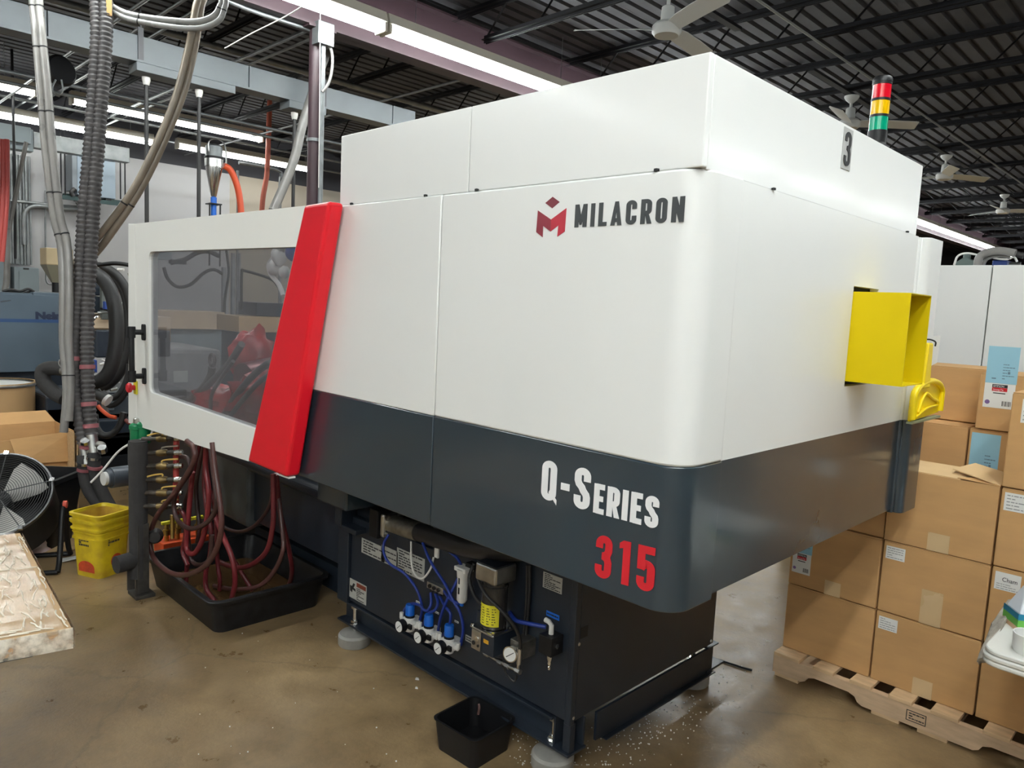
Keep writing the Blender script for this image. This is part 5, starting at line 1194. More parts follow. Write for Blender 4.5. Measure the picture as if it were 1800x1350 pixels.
# ------------------------------------------------------------------ old machine behind the ducts
XO = -5.9
om = thing('old_molding_machine', 'dark navy machine with fat black hoses behind the ribbed ducts', 'machine', (XO-.5, .4, 0))
facebox('machine_head', 150, 484, 206, 520, XO, .6, NAVY, om, .01); facebox('machine_head', 150, 522, 206, 550, XO+.02, .5, NAVY, om, .01)
facebox('head_plate', 179, 505, 204, 562, XO+.10, .06, mat('olive_steel', (.10, .11, .10), .5), om, .006)
facebox('table_top', 150, 556, 300, 578, XO+.0, .7, mat('pale_wood_top', (.62, .47, .32), .6), om, .004)
facebox('table_edge', 152, 578, 300, 600, XO-.02, .6, CARD, om)
facebox('black_box', 169, 581, 300, 628, XO+.15, .4, NAVY, om, .01)
facebox('lower_bed', 80, 690, 330, 770, XO-.1, .7, NAVY, om, .02); facebox('frame_beam', 150, 735, 330, 760, XO+.2, .12, NAVY, om, .01)
facebox('frame_beam', 150, 702, 330, 712, XO+.15, .1, mat('dark_oily_steel', (.03, .03, .035), .35, noise=(12, .5)), om, .01)
o = facebox('base', 80, 770, 330, 800, XO-.1, .7, NAVY, om)
ob('plinth', MB().box((XO-.8, at(80, 770, x=XO-.1).y, 0), (XO-.1, 1.6, .62)), NAVY, om)
facebox('blue_unit', 161, 633, 171, 655, XO+.3, .1, BLUEENAMEL, om, .004); facebox('blue_unit', 184, 530, 191, 544, XO+.22, .05, BLUEENAMEL, om, .004)
facebox('control_box', 192, 698, 230, 728, -4.9, .18, mat('slate_box', (.06, .075, .09), .45), om, .008)
facebox('box_door', 190, 703, 201, 722, -4.88, .02, mat('pale_slate', (.12, .14, .16), .45), om, .004)
for P, r, d, mt in (([(155, 474), (166, 480), (183, 493), (196, 516), (203, 547), (205, 585), (201, 622), (193, 652), (178, 668), (158, 674)], .047, 5.0, RUBBER),
                ([(157, 470), (180, 469), (205, 484), (222, 510), (230, 545), (234, 590)], .030, 5.2, RUBBER), ([(160, 478), (185, 478), (212, 500), (224, 530), (228, 575), (224, 620), (210, 655), (190, 676), (175, 680)], .036, 5.35, RUBBER),
                ([(155, 469), (180, 465), (205, 463), (240, 468)], .014, 5.1, BLACK), ([(180, 690), (195, 700), (212, 690), (224, 665), (228, 640)], .022, 5.2, RUBBER), ([(170, 683), (190, 712), (210, 705), (228, 680)], .018, 5.1, RUBBER)):
    ob('insulated_hose', MB().tube(dp(P, d), r, 14), mt, om, smooth=60)
ob('drain_pipe', MB().tube(dp([(158, 688), (175, 696), (190, 704)], 4.95), .032, 14, smooth=0), RUBBER, om, smooth=40)
ob('pipe_collar', MB().tube(dp([(186, 702), (191, 705)], 4.95), .040, 14, smooth=0), IVORY, om, smooth=40)
ob('orange_hose', MB().tube(dp([(172, 713), (180, 722), (192, 731), (204, 734)], 4.9), .013, 10), ORHOSE, om, smooth=50)
ob('reddish_hose', MB().tube(dp([(220, 738), (228, 744), (245, 748)], 4.9), .012, 10), mat('faded_red_hose', (.22, .05, .04), .5), om, smooth=50)
ob('black_u_hose', MB().tube(dp([(166, 728), (170, 752), (182, 765), (198, 762), (212, 745), (218, 725)], 4.9), .022, 12), RUBBER, om, smooth=50)
for i in range(26):
    rn = random.Random(100+i); a, c = rn.uniform(160, 226), rn.choice((rn.uniform(468, 500), rn.uniform(530, 560), rn.uniform(625, 690)))
    p = at(a, c, x=XO+.14); l = rn.uniform(.03, .10); d_ = Vector((rn.uniform(-.3, .3), rn.uniform(-1, 1), rn.uniform(-.6, .6))).normalized()*l
    ob('fitting', MB().tube([p, p+d_], rn.uniform(.005, .016), 8, smooth=0), rn.choice((STEEL, STEEL, CHROME, mat('grimy_steel', (.2, .19, .17), .4), IVORY, BLACK)), om)

# ------------------------------------------------------------------ granulator, drum, cartons, tote
XN = -7.2
nl = thing('granulator', 'blue-grey granulator cabinet with a dark blue stripe and lettering', 'machine', (XN-.5, 0, 0))
facebox('cabinet', -130, 516, 128, 655, XN, .9, NELM, nl, .006)
facebox('top_lid', -130, 512, 57, 518, XN-.01, .9, NELM, nl, .004); facebox('top_lid', 58, 515, 128, 520, XN-.01, .9, NELM, nl, .004)
facebox('stripe', -130, 560, 128, 566, XN+.003, .003, NSTRIPE, nl)
ob('plinth', MB().box((XN-.85, at(-130, 650, x=XN).y, 0), (XN-.05, at(128, 650, x=XN).y, at(0, 654, x=XN).z)), NAVY, nl)
b = MB(); q_ = at(62, 560, x=XN); hN = at(62, 548, x=XN).z-q_.z
textmesh('Nelmor', hN*1.36, fn_end(XN+.004, q_.y, q_.z), b, 1.25, .006); ob('lettering', b, mat('navy_ink', (.012, .02, .05), .5), nl)
ob('cable_heap', MB().tube([at(a, c, x=XN-.1) for a, c in ((4, 512), (20, 509), (35, 512), (50, 508), (60, 513))], .012, 8).tube([at(a, c, x=XN-.12) for a, c in ((6, 514), (25, 513), (45, 514), (58, 510))], .01, 8), RUBBER, nl, smooth=50)
ob('blade_mark', MB().prism([at(a, c, x=XN+.0008) for a, c in ((0, 529), (18, 527), (20, 529), (2, 532))], (.0008, 0, 0)), mat('scuffed_ink', (.05, .06, .07), .6), nl)
XH = -8.4
hp_ = thing('hopper', 'tan square hopper with a grey funnel behind the twin grey hoses', 'hopper', tuple(at(105, 520, x=XH)))
a_, b_ = at(81, 435, x=XH), at(129, 468, x=XH); wy = b_.y-a_.y; ccy = (a_.y+b_.y)/2; zc = at(105, 497, x=XH).z
ob('hopper_box', MB().box((XH-wy, a_.y, b_.z), (XH, b_.y, a_.z)), TAN, hp_, bevel=.01)
b = MB(); b.rings([[(XH-wy, a_.y, b_.z), (XH, a_.y, b_.z), (XH, b_.y, b_.z), (XH-wy, b_.y, b_.z)], [(XH-wy*.62, ccy-.05, zc), (XH-wy*.38, ccy-.05, zc), (XH-wy*.38, ccy+.05, zc), (XH-wy*.62, ccy+.05, zc)]]); ob('funnel', b, mat('olive_grey_funnel', (.22, .20, .14), .5), hp_)
ob('throat', MB().cyl((XH-wy/2, ccy, zc-.18), (XH-wy/2, ccy, zc), .05, n=14), BLACK, hp_, smooth=40)
ob('stand', MB().tube([(XH-wy/2, ccy, zc-.18), (XH-wy/2, ccy, 0)], .04, 12, smooth=0), NAVY, hp_)
# fibre drum
XD = -6.3; q_ = at(62, 668, x=XD); ztd = q_.z; rD = .29; dyc = q_.y-rD
dr_ = thing('fibre_drum', 'brown fibre drum with a pale steel rim at the left edge', 'drum', (XD, dyc, 0))
M_ = Matrix.Translation((XD, dyc, 0))
ob('drum_body', MB().lathe([(0, 0), (rD-.008, 0), (rD-.008, ztd-.03), (rD-.014, ztd-.03), (rD-.016, ztd-.06), (0, ztd-.06)], 40, M_), DRUMF, dr_, smooth=40)
ob('rim_ring', MB().lathe([(rD-.016, ztd-.03), (rD, ztd-.03), (rD+.003, ztd-.02), (rD, ztd-.008), (rD-.016, ztd-.008)], 40, M_, False), STEEL, dr_, smooth=50)
ob('drum_lip', MB().lathe([(rD-.012, ztd-.008), (rD+.002, ztd-.008), (rD+.002, ztd), (rD-.012, ztd)], 40, M_, False), CARD_EDGE, dr_, smooth=40)
ob('liner', MB().lathe([(0, ztd-.03), (rD*.6, ztd-.028), (rD-.02, ztd-.02)], 30, M_, False), PAPER, dr_, smooth=60)
# open carton in front of the drum
XC = -5.15; a_ = at(130, 757, x=XC); zc_ = a_.z
oc = thing('cardboard_box', 'large open brown carton in front of the fibre drum', 'box', (XC-.25, a_.y-.4, 0))
cy1_ = a_.y; cy0_ = cy1_-.80; th = .006
ob('carton_wall', MB().box((XC-th, cy0_, 0), (XC, cy1_, zc_-.035)), CARD, oc); ob('carton_wall', MB().box((XC-.5, cy0_, 0), (XC-.5+th, cy1_, zc_)), CARD, oc)
ob('carton_wall', MB().box((XC-.5+th, cy1_-th, 0), (XC-th, cy1_, zc_)), CARD, oc); ob('carton_wall', MB().box((XC-.5+th, cy0_, 0), (XC-th, cy0_+th, zc_)), CARD, oc)
ob('carton_floor', MB().box((XC-.5+th, cy0_+th, 0), (XC-th, cy1_-th, .006)), CARD, oc)
ob('side_flap', MB().prism([(XC-.0, cy1_-.40, zc_-.03), (XC-.0, cy1_, zc_-.0), (XC+.03, cy1_+.0, zc_-.22), (XC+.05, cy1_-.36, zc_-.2)], (.004, 0, 0)), CARD, oc)
ob('back_flap', MB().prism([(XC-.5, cy0_, zc_), (XC-.5, cy1_, zc_), (XC-.56, cy1_-.05, zc_+.08), (XC-.56, cy0_, zc_+.08)], (-.004, 0, 0)), CARD, oc)
pb_ = thing('leaning_board', 'edge-on cardboard sheets leaning beside the open carton', 'cardboard', tuple(at(134, 830, x=-5.05)))
for k in range(2):
    q_ = at(129+6*k, 800, x=-5.0); ob('sheet', MB().box((-5.35, q_.y-.004, 0), (-4.98, q_.y+.004, .60-.02*k)), CARD_EDGE, pb_)
# black tote
a_, c_ = at(84, 838, z=.46), at(148, 828, z=.46)
tt = thing('storage_tote', 'black plastic storage tote between the fan and the yellow pails', 'tote', (-4.45, -.3, 0))
f_ = at(87, 857, z=.46); d2 = (at(148, 832, z=.46)-f_); f_ = f_+Vector((-.16, .05, 0)); d2.z = 0; L2 = d2.length; d2.normalize(); d1 = Vector((d2.y, -d2.x, 0)); d1 = d1 if d1.x < 0 else -d1
Wt = .42
def tl(g, z, tp): return [f_*0+Vector((f_.x, f_.y, z))+d2*u+d1*v for u, v in rrect(-g+tp, -g+tp, L2+g-tp, Wt+g-tp, .04, 4)]
ob('tote_body', MB().rings([tl(0, .0, .05), tl(0, .42, .0), tl(.018, .43, 0), tl(.018, .458, 0), tl(-.005, .46, 0), tl(-.006, .02, .05)]), BLACK, tt, smooth=35)
ob('handle_slot', MB().box((0, 0, 0), (.09, .01, .02), Matrix.Translation(Vector((f_.x, f_.y, .39))+d1*(Wt-.012)+d2*(L2*.4)) @ d2.to_track_quat('X', 'Z').to_matrix().to_4x4()), STEEL, tt)

# ------------------------------------------------------------------ drum fan
FC = at(-8, 868, z=.47)
fd = thing('drum_fan', 'black floor drum fan tilted up, wire guard facing the roof', 'fan', (FC.x, FC.y, 0))
nrm = Vector((.62, -.30, .72)).normalized(); MF = rotto(nrm, FC); rF = .275
ob('drum_shell', MB().lathe([(rF-.012, -.02), (rF, -.02), (rF, -.27), (rF-.05, -.30), (rF-.06, -.30), (rF-.012, -.26)][::-1], 48, MF, False).rings([[MF @ Vector((rF*.85*math.cos(2*PI*j/48), rF*.85*math.sin(2*PI*j/48), -.30)) for j in range(48)]]*1+[[MF @ Vector((.01*math.cos(2*PI*j/48), .01*math.sin(2*PI*j/48), -.302)) for j in range(48)]], False), BLACK, fd, smooth=40)
ob('rim', MB().lathe([(rF-.006, -.022), (rF+.004, -.022), (rF+.006, -.012), (rF+.003, -.002), (rF-.006, -.002)], 48, MF, False), mat('dark_rim', (.10, .10, .10), .3, .6), fd, smooth=50)
b = MB()
for k in range(20):
    r_ = .03+.0121*k; zz = .012*math.cos(r_/rF*1.4)
    b.rings([[MF @ Vector(((r_+.0016*math.cos(u))*math.cos(2*PI*j/40), (r_+.0016*math.cos(u))*math.sin(2*PI*j/40), zz+.0016*math.sin(u))) for u in (0, PI/2, PI, 3*PI/2)] for j in range(40)], False, True)
for k in range(5):
    a = 2*PI*k/5+.3; b.tube([MF @ Vector((.03*math.cos(a), .03*math.sin(a), .0)), MF @ Vector((rF*math.cos(a), rF*math.sin(a), -.004))], .003, 6, smooth=0)
ob('wire_guard', b, mat('black_wire', (.06, .06, .06), .35), fd)
for k in range(5):
    a = 2*PI*k/5+.3; ob('guard_clip', MB().box((-.012, -.012, -.008), (.012, .012, .008), MF @ Matrix.Translation((rF*math.cos(a), rF*math.sin(a), 0))), CHROME, fd)
for k in range(3):
    a0 = 2*PI*k/3+.9; rr = []
    for r_, w_ in ((.06, .30), (.14, .42), (.20, .44), (.25, .36)):
        rr.append([MF @ Vector((r_*math.cos(a0+s_*w_), r_*math.sin(a0+s_*w_), -.10+s_*.05+o_)) for s_, o_ in ((-1, 0), (0, .012), (1, 0), (1, -.003), (0, .009), (-1, -.003))])
    ob('fan_blade', MB().rings(rr), mat('pale_blade', (.62, .60, .56), .4), fd, smooth=40)
ob('hub', MB().lathe([(0, -.16), (.06, -.16), (.06, -.07), (.03, -.05), (0, -.05)], 20, MF), BLACK, fd, smooth=40)
ax = nrm.cross(Vector((0, 0, 1))).normalized(); ax = ax if ax.y > 0 else -ax
pv = [FC+ax*s_*(rF+.035)-nrm*.14 for s_ in (1, -1)]
fwd = Vector((nrm.x, nrm.y, 0)).normalized()
for i, p in enumerate(pv):
    g1, g2 = p+fwd*.16, p-fwd*.16; 
    ob('stand_leg', MB().tube([(g1.x, g1.y, .016), (p.x+fwd.x*.1, p.y+fwd.y*.1, .10), tuple(p), (p.x-fwd.x*.1, p.y-fwd.y*.1, .10), (g2.x, g2.y, .016)], .015, 10, smooth=5), BLACK, fd, smooth=50)
    ob('pivot_knob', MB().lathe([(0, 0), (.022, 0), (.022, .02), (0, .02)], 14, rotto(ax if i == 0 else -ax, p)), mat('red_knob', (.55, .07, .04), .5) if i == 0 else BLACK, fd, smooth=40)
for s_ in (.16, -.16):
    ob('stand_bar', MB().tube([(pv[0].x+fwd.x*s_, pv[0].y+fwd.y*s_, .016), (pv[1].x+fwd.x*s_, pv[1].y+fwd.y*s_, .016)], .014, 10, smooth=0), BLACK, fd, smooth=40)
q_ = at(84, 968, z=0)
b = MB(); rn = random.Random(5); G = []
for i in range(8):
    G.append([(q_.x-.10+.03*rn.random()+.13*math.cos(a)*(1-.06*i), q_.y-.06+.10*math.sin(a)*(1-.05*i), .001+.028*i+.006*math.sin(3*a+i)) for a in (2*PI*j/16 for j in range(16))])
b.rings(G); bg = ob('printed_bag', b, mat('red_white_bag', (.45, .05, .05), .4, noise=(9, .3), col2=(.7, .66, .62)), smooth=60, label='crumpled red and white plastic bag behind the drum fan', cat='bag')
q_ = at(118, 955, z=0)
ob('cardboard_scrap', MB().prism([(q_.x-.22, q_.y-.20, .002), (q_.x+.14, q_.y-.16, .002), (q_.x+.18, q_.y+.05, .002), (q_.x-.1, q_.y+.14, .002)], (0, 0, .006)), CARD_EDGE, label='flat brown cardboard scrap on the floor left of the pails', cat='cardboard')
q_ = at(124, 985, z=0)
ob('paper_scrap', MB().prism([(q_.x-.03, q_.y-.06, .0085), (q_.x+.03, q_.y-.05, .0085), (q_.x+.02, q_.y+.06, .0085), (q_.x-.03, q_.y+.05, .0085)], (0, 0, .004)), PAPER, label='small white paper scrap beside the pails', cat='paper')

# ------------------------------------------------------------------ wrapped boards on a table, front left
ZW = .76
c0 = at(128, 1104, z=ZW); c1 = at(36, 936, z=ZW); c2 = at(0, 1124, z=ZW)
wt = thing('work_table', 'steel work table under the stretch-wrapped boards at the left edge', 'table', (c0.x-.4, c0.y-.4, 0))
u1 = (c1-c0); u1.z = 0; La = u1.length; u1.normalize(); u2 = (c2-c0); u2.z = 0; u2.normalize()
pp2 = Vector((u1.y, -u1.x, 0)); pp2 = pp2 if pp2.dot(u2) > 0 else -pp2
u2 = (u2*.6+pp2*.4).normalized()
def para(a0, a1, b0, b1, z, h, mb=None): return (mb or MB()).prism([Vector((c0.x, c0.y, z))+u1*a+u2*b_ for a, b_ in ((a0, b0), (a1, b0), (a1, b1), (a0, b1))], (0, 0, h))
ob('table_top', para(.06, La-.04, .08, .95, ZW-.085, .035), mat('slate_box', (.06, .075, .09), .45), wt, bevel=.003)
for a, b_ in ((.10, .5), (La-.08, .5), (.10, .9), (La-.08, .9)):
    q_ = c0+u1*a+u2*b_; ob('leg', MB().box((q_.x-.02, q_.y-.02, 0), (q_.x+.02, q_.y+.02, ZW-.086)), mat('blue_grey_leg', (.10, .14, .18), .5), wt)
wb = thing('wrapped_cardboard', 'stretch-wrapped flat cardboard sheets at the lower left corner', 'cardboard', (c0.x-.4, c0.y-.4, ZW-.05))
for k in range(5):
    ob('cardboard_sheet', para(.003*(k % 2), La-.003*(k % 3), .002*(k % 3), 1.0, ZW-.048+.0096*k, .0086), CARD if k < 4 else mat('pale_cardboard', (.46, .30, .15), .7, noise=(4, .08), bump=(50, .03)), wb)
# film: crinkled sheet over the top and down the two near edges
nx, ny = 46, 40; vs = []; rn = random.Random(11)
from mathutils import noise as NZ
for i in range(nx+1):
    for j in range(ny+1):
        a = -.006+(La+.012)*i/nx; b_ = -.006+1.0*j/ny; p = Vector((c0.x, c0.y, 0))+u1*a+u2*b_
        edge = 1 if (i < 1 or j < 1) else 0
        z = ZW+.0015+.0035*abs(NZ.noise(Vector((a*14, b_*34, 0))))+.003*abs(NZ.noise(Vector((a*50, b_*20, 4))))
        vs.append((p.x, p.y, z if not edge else ZW-.05+.003*rn.random()))
fs = [(i*(ny+1)+j, (i+1)*(ny+1)+j, (i+1)*(ny+1)+j+1, i*(ny+1)+j+1) for i in range(nx) for j in range(ny)]
ob('stretch_film', MB().add(vs, fs), FILM, wb, smooth=60)
b = MB(); rn = random.Random(21)
for k in range(150):   # gathered film folds: a band inside the long edge, the two near edges, one across
    if k < 70: a0, b0, da, db = rn.uniform(.02, La-.1), rn.uniform(.03, .15), rn.uniform(.03, .09), rn.uniform(-.02, .02)
    elif k < 115: a0, b0, da, db = rn.uniform(.0, .05), rn.uniform(0, .6), rn.uniform(-.01, .02), rn.uniform(.03, .09)
    elif k < 130: a0, b0, da, db = rn.uniform(.0, La-.1), rn.uniform(.0, .02), rn.uniform(.04, .10), rn.uniform(-.004, .004)
    else: a0, b0, da, db = La*.56+rn.uniform(-.01, .01), rn.uniform(.0, .6), rn.uniform(-.006, .006), rn.uniform(.03, .08)
    P = [Vector((c0.x, c0.y, ZW+.0035))+u1*(a0+da*s_)+u2*(b0+db*s_+rn.uniform(-.003, .003)) for s_ in (0, .33, .66, 1)]
    b.tube(P, rn.uniform(.0010, .0022), 5, smooth=3)
sk = MB(); rn = random.Random(8)
for A0, dr_, L_, nrm_ in ((Vector((c0.x, c0.y, 0)), u2, 1.0, -u1), (Vector((c0.x, c0.y, 0)), u1, La, -u2)):
    nn_ = 70; vs = []
    for i in range(nn_+1):
        for j in range(6):
            w_ = .004+.006*abs(NZ.noise(Vector((i*.45, j*.9, L_))))+.002*rn.random()
            vs.append(A0+dr_*(L_*i/nn_)+nrm_*(w_ if 0 < j < 5 else .003)+Vector((0, 0, ZW+.003-.0115*j)))
    sk.add(vs, [(i*6+j, (i+1)*6+j, (i+1)*6+j+1, i*6+j+1) for i in range(nn_) for j in range(5)])
ob('film_skirt', sk, SKIRT, wb, smooth=50, kind='stuff')
ob('film_fold', b, mat('white_film_fold', (.78, .72, .60), .3), wb, smooth=60, kind='stuff')

# ------------------------------------------------------------------ along the far wall
XT = -10.95
tf = thing('transformer', 'pale blue-grey transformer hung on dark green rails on the far wall', 'transformer', tuple(at(168, 340, x=XT)))
facebox('case', 136, 272, 203, 346, XT, .35, XFMR, tf, .006)
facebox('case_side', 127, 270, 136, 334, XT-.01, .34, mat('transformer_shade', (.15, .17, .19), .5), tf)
facebox('vent', 140, 273, 200, 280, XT+.004, .004, GASKET, tf); facebox('rating_plate', 174, 291, 180, 301, XT+.004, .004, PAPER, tf); facebox('orange_mark', 173, 302, 176, 306, XT+.004, .004, ORANGE, tf)
facebox('foot', 140, 346, 150, 352, XT-.02, .3, BLACK, tf); facebox('foot', 186, 346, 196, 354, XT-.02, .3, BLACK, tf)
facebox('support_rail', 106, 349, 218, 356, XT+.02, .05, DKGREEN, tf); facebox('support_rail', 112, 346, 212, 351, XT-.33, .05, DKGREEN, tf)
for a in (108, 115, 212, 220):
    q_ = at(a, 350, x=XT); ob('hanger_rod', MB().tube([(XT, q_.y, q_.z), (XT, q_.y, 3.9)], .010, 8, smooth=0), JOIST, tf)
ob('cable_elbow', MB().tube([at(a, c, x=XT+.02) for a, c in ((216, 350), (224, 355), (223, 366), (214, 368))], .03, 10), RUBBER, tf, smooth=50)
ob('cable_elbow', MB().tube([at(a, c, x=XT+.02) for a, c in ((132, 332), (126, 338), (129, 345))], .03, 10), RUBBER, tf, smooth=50)
wy_ = thing('wireway', 'grey galvanised wireway under the left strip light', 'wireway', tuple(at(110, 262, x=-10.4)))
facebox('wireway_body', -40, 240, 92, 250, -10.42, .25, PANEL_GREY, wy_); 
a_, c_ = at(-40, 262, x=-10.4), at(228, 262, x=-10.4)
zb_ = at(160, 275, x=-10.4).z; zt_ = at(160, 249, x=-10.4).z
ob('trough', MB().box((-10.55, c_.y-1.15, zb_), (-10.4, c_.y, zt_)), GALV, wy_, bevel=.004)
ob('trough', MB().box((-10.56, a_.y-1.5, zb_-.06), (-10.38, c_.y-1.16, zt_+.02)), PANEL_GREY, wy_, bevel=.004)
ob('switch_box', MB().box((-10.38, a_.y-.2, zb_+.02), (-10.30, a_.y+.55, zb_+.22)), PANEL_GREY, wy_, bevel=.004)
ob('socket', MB().cyl((-10.38, c_.y-1.25, zb_+.1), (-10.33, c_.y-1.25, zb_+.1), .03, n=14), IVORY, wy_)
for i, px in enumerate((11, 16, 21, 27, 31, 36, 42, 47, 53)):
    q_ = at(px, 300, x=-11.4); z_ = 1.95
    pipe('conduit', [(-11.44, q_.y, 1.9), (-11.44, q_.y, 3.4)], .020 if i % 2 else .013, GALV, ORD[i]+' upright conduit from the left, rising from the electrical panels', 'conduit', 'upright conduits above the panels', 8, 0)
pipe('wall_conduit', [at(a, c, x=-11.4) for a, c in ((42, 430), (42, 385), (48, 368), (65, 362), (100, 366), (135, 368), (139, 362), (136, 355))], .030, GALV, 'fat bent conduit curving from the panels to the transformer', 'conduit')
pipe('wall_conduit', [at(a, c, x=-11.42) for a, c in ((15, 352), (60, 357), (110, 362), (135, 364))], .022, GALV, 'level conduit just above the fat bent conduit', 'conduit')
pipe('wall_conduit', [at(a, c, x=-11.44) for a, c in ((80, 335), (80, 400), (81, 470), (82, 495), (92, 500), (112, 500))], .012, GALV, 'thin conduit dropping past the tan hopper', 'conduit')
pipe('drop_cable', [Vector((-9.5, at(24, 235, x=-9.5).y, 4.3))]+[at(a, c, x=-9.5) for a, c in ((24, 235), (26, 320), (27, 455))], .015, BLACK, 'black drop cord ending in a plug above the panels', 'cord')
pipe('slanted_hose', [at(a, c, x=-9) for a, c in ((46, 250), (30, 330), (14, 410), (2, 450))], .022, HOSE_GREY, 'thin grey hose slanting across the conduits', 'hose')
for px0, wpx, lb in ((1, 9, 'left one of two red air pipes at the left edge'), (8, 7, 'right one of two red air pipes at the left edge')):
    pts = [at(px0+4, 245, x=-8), at(px0+4, 330, x=-8), at(px0+1, 390, x=-8), at(px0-5, 460, x=-8)]
    pipe('red_pipe', pts, .024, REDPIPE, lb, 'pipe', 'red air pipes')
pipe('grey_wall_pipe', [at(12, 250, x=-9), at(12, 470, x=-9), at(8, 512, x=-9)], .03, HOSE_GREY, 'grey bent hose beside the red air pipes', 'hose')
ep = thing('electrical_panel', 'pale grey electrical panel with conduits on top, behind the granulator', 'panel', tuple(at(45, 500, x=-11.3)))
facebox('panel_box', 25, 470, 69, 530, -11.28, .2, PANEL_GREY, ep, .006); facebox('panel_door', 34, 478, 66, 530, -11.275, .004, PANEL_GREY, ep); facebox('name_plate', 41, 471, 51, 474, -11.276, .004, SCREEN_PRINT, ep)
ep = thing('electrical_panel', 'pale grey electrical panel cut by the left edge of the photo', 'panel', tuple(at(5, 500, x=-11.3)))
facebox('panel_box', -25, 460, 17, 530, -11.29, .2, PANEL_GREY, ep, .006); facebox('panel_door', -20, 468, 13, 530, -11.285, .004, PANEL_GREY, ep)
# hopper loader: steel cone with orange hose
XL = -6.4; q_ = at(376, 300, x=XL); cy_ = q_.y
sc = (at(400, 300, x=XL).y-at(390, 300, x=XL).y)/10*.92
zz = lambda py: at(376, py, x=XL).z
M_ = Matrix.Translation((XL, cy_, 0))
hl = thing('hopper_loader', 'bright steel hopper loader cone with blue throat above the sliding door', 'hopper loader', (XL, cy_, zz(370)))
ob('cone', MB().lathe([(.015, zz(347)), (5*sc, zz(345)), (15*sc, zz(295)), (15*sc, zz(293)), (.01, zz(293))], 28, M_), CHROME, hl, smooth=40)
ob('band', MB().lathe([(0, zz(293)), (16*sc, zz(293)), (16*sc, zz(280)), (0, zz(280))], 28, M_), STEEL, hl, smooth=40)
ob('chamber', MB().lathe([(0, zz(279)), (15*sc, zz(279)), (15*sc, zz(258)), (12*sc, zz(255)), (0, zz(255))], 28, M_), GALV, hl, smooth=40)
ob('clamp_ring', MB().lathe([(0, zz(279.5)), (17*sc, zz(279.5)), (17*sc, zz(276)), (0, zz(276))], 28, M_), BLACK, hl)
ob('throat', MB().lathe([(0, zz(359)), (5.5*sc, zz(359)), (5.5*sc, zz(347)), (0, zz(347))], 16, M_), BLUE, hl, smooth=40)
ob('lid_clamp', MB().tube([(XL+.05, cy_-14*sc, zz(270)), (XL+.05, cy_-14*sc, zz(252)), (XL+.05, cy_, zz(245)), (XL+.05, cy_+16*sc, zz(253)), (XL+.05, cy_+19*sc, zz(285))], .008, 8, smooth=3), STEEL, hl)
for s_ in (-1, 1):
    ob('stand_rod', MB().tube([(XL+.03, cy_+s_*10*sc, zz(358)), (XL+.03, cy_+s_*10*sc, 1.9)], .008, 8, smooth=0), BLACK, hl)
ob('stand_plate', MB().box((XL-.06, cy_-11*sc, zz(360)), (XL+.06, cy_+11*sc, zz(358))), BLACK, hl)
ob('glass_tube', MB().cyl((XL, cy_, zz(392)), (XL, cy_, zz(360)), 5*sc, n=16), BLUE, hl, smooth=40)
ob('orange_hose', MB().tube([at(a, c, x=XL) for a, c in ((393, 291), (404, 298), (413, 315), (420, 340), (424, 375), (425, 420))], .032, 12), ORHOSE, hl, smooth=50)
pipe('orange_hose', [at(473, 272, x=-9)*0+Vector((-9, at(473, 272, x=-9).y, 4.3))]+[at(a, c, x=-9) for a, c in ((470, 292), (467, 320), (462, 350), (458, 400))], .035, mat('faded_orange_hose', (.55, .14, .09), .5), 'short faded red hose hanging left of the purple column', 'hose')
pipe('grey_pipe', [at(a, c, x=-9.5) for a, c in ((420, 286), (470, 294), (490, 300), (495, 310), (492, 345), (492, 600))]+[Vector((-9.5, at(492, 600, x=-9.5).y, 0))], .025, GALV, 'pale bent pipe left of the purple column', 'pipe')
pipe('slanted_pipe', [Vector((-5.2, at(585, 60, x=-5.2).y+.12, 4.29))]+[at(a, c, x=-5.2) for a, c in ((585, 60), (536, 205), (520, 270), (502, 320), (480, 370))], .04, HOSE_GREY, 'grey pipe slanting down left of the purple column', 'pipe')
pipe('grey_pipe', [at(418, 300, x=-9), at(418, 380, x=-9), Vector((-9, at(418, 380, x=-9).y, 0))], .018, GALV, 'upright pipe beside the orange loader hose', 'pipe')
rl = thing('cord_reel', 'dark cord reel with looped cables under the roof at the upper left', 'cord reel', tuple(at(105, 130, x=-7)))
M_ = rotto((1, .3, .1), at(105, 125, x=-7.2))
ob('reel_drum', MB().lathe([(0, -.05), (.12, -.05), (.14, -.03), (.14, .03), (.12, .05), (0, .05)], 20, M_), BLACK, rl, smooth=40)
for P in ([(98, 140), (92, 155), (100, 168), (110, 160), (108, 140)], [(85, 150), (95, 162), (105, 170)]):
    ob('cable_loop', MB().tube([at(a, c, x=-7.0) for a, c in P], .008, 8), GALV, rl)

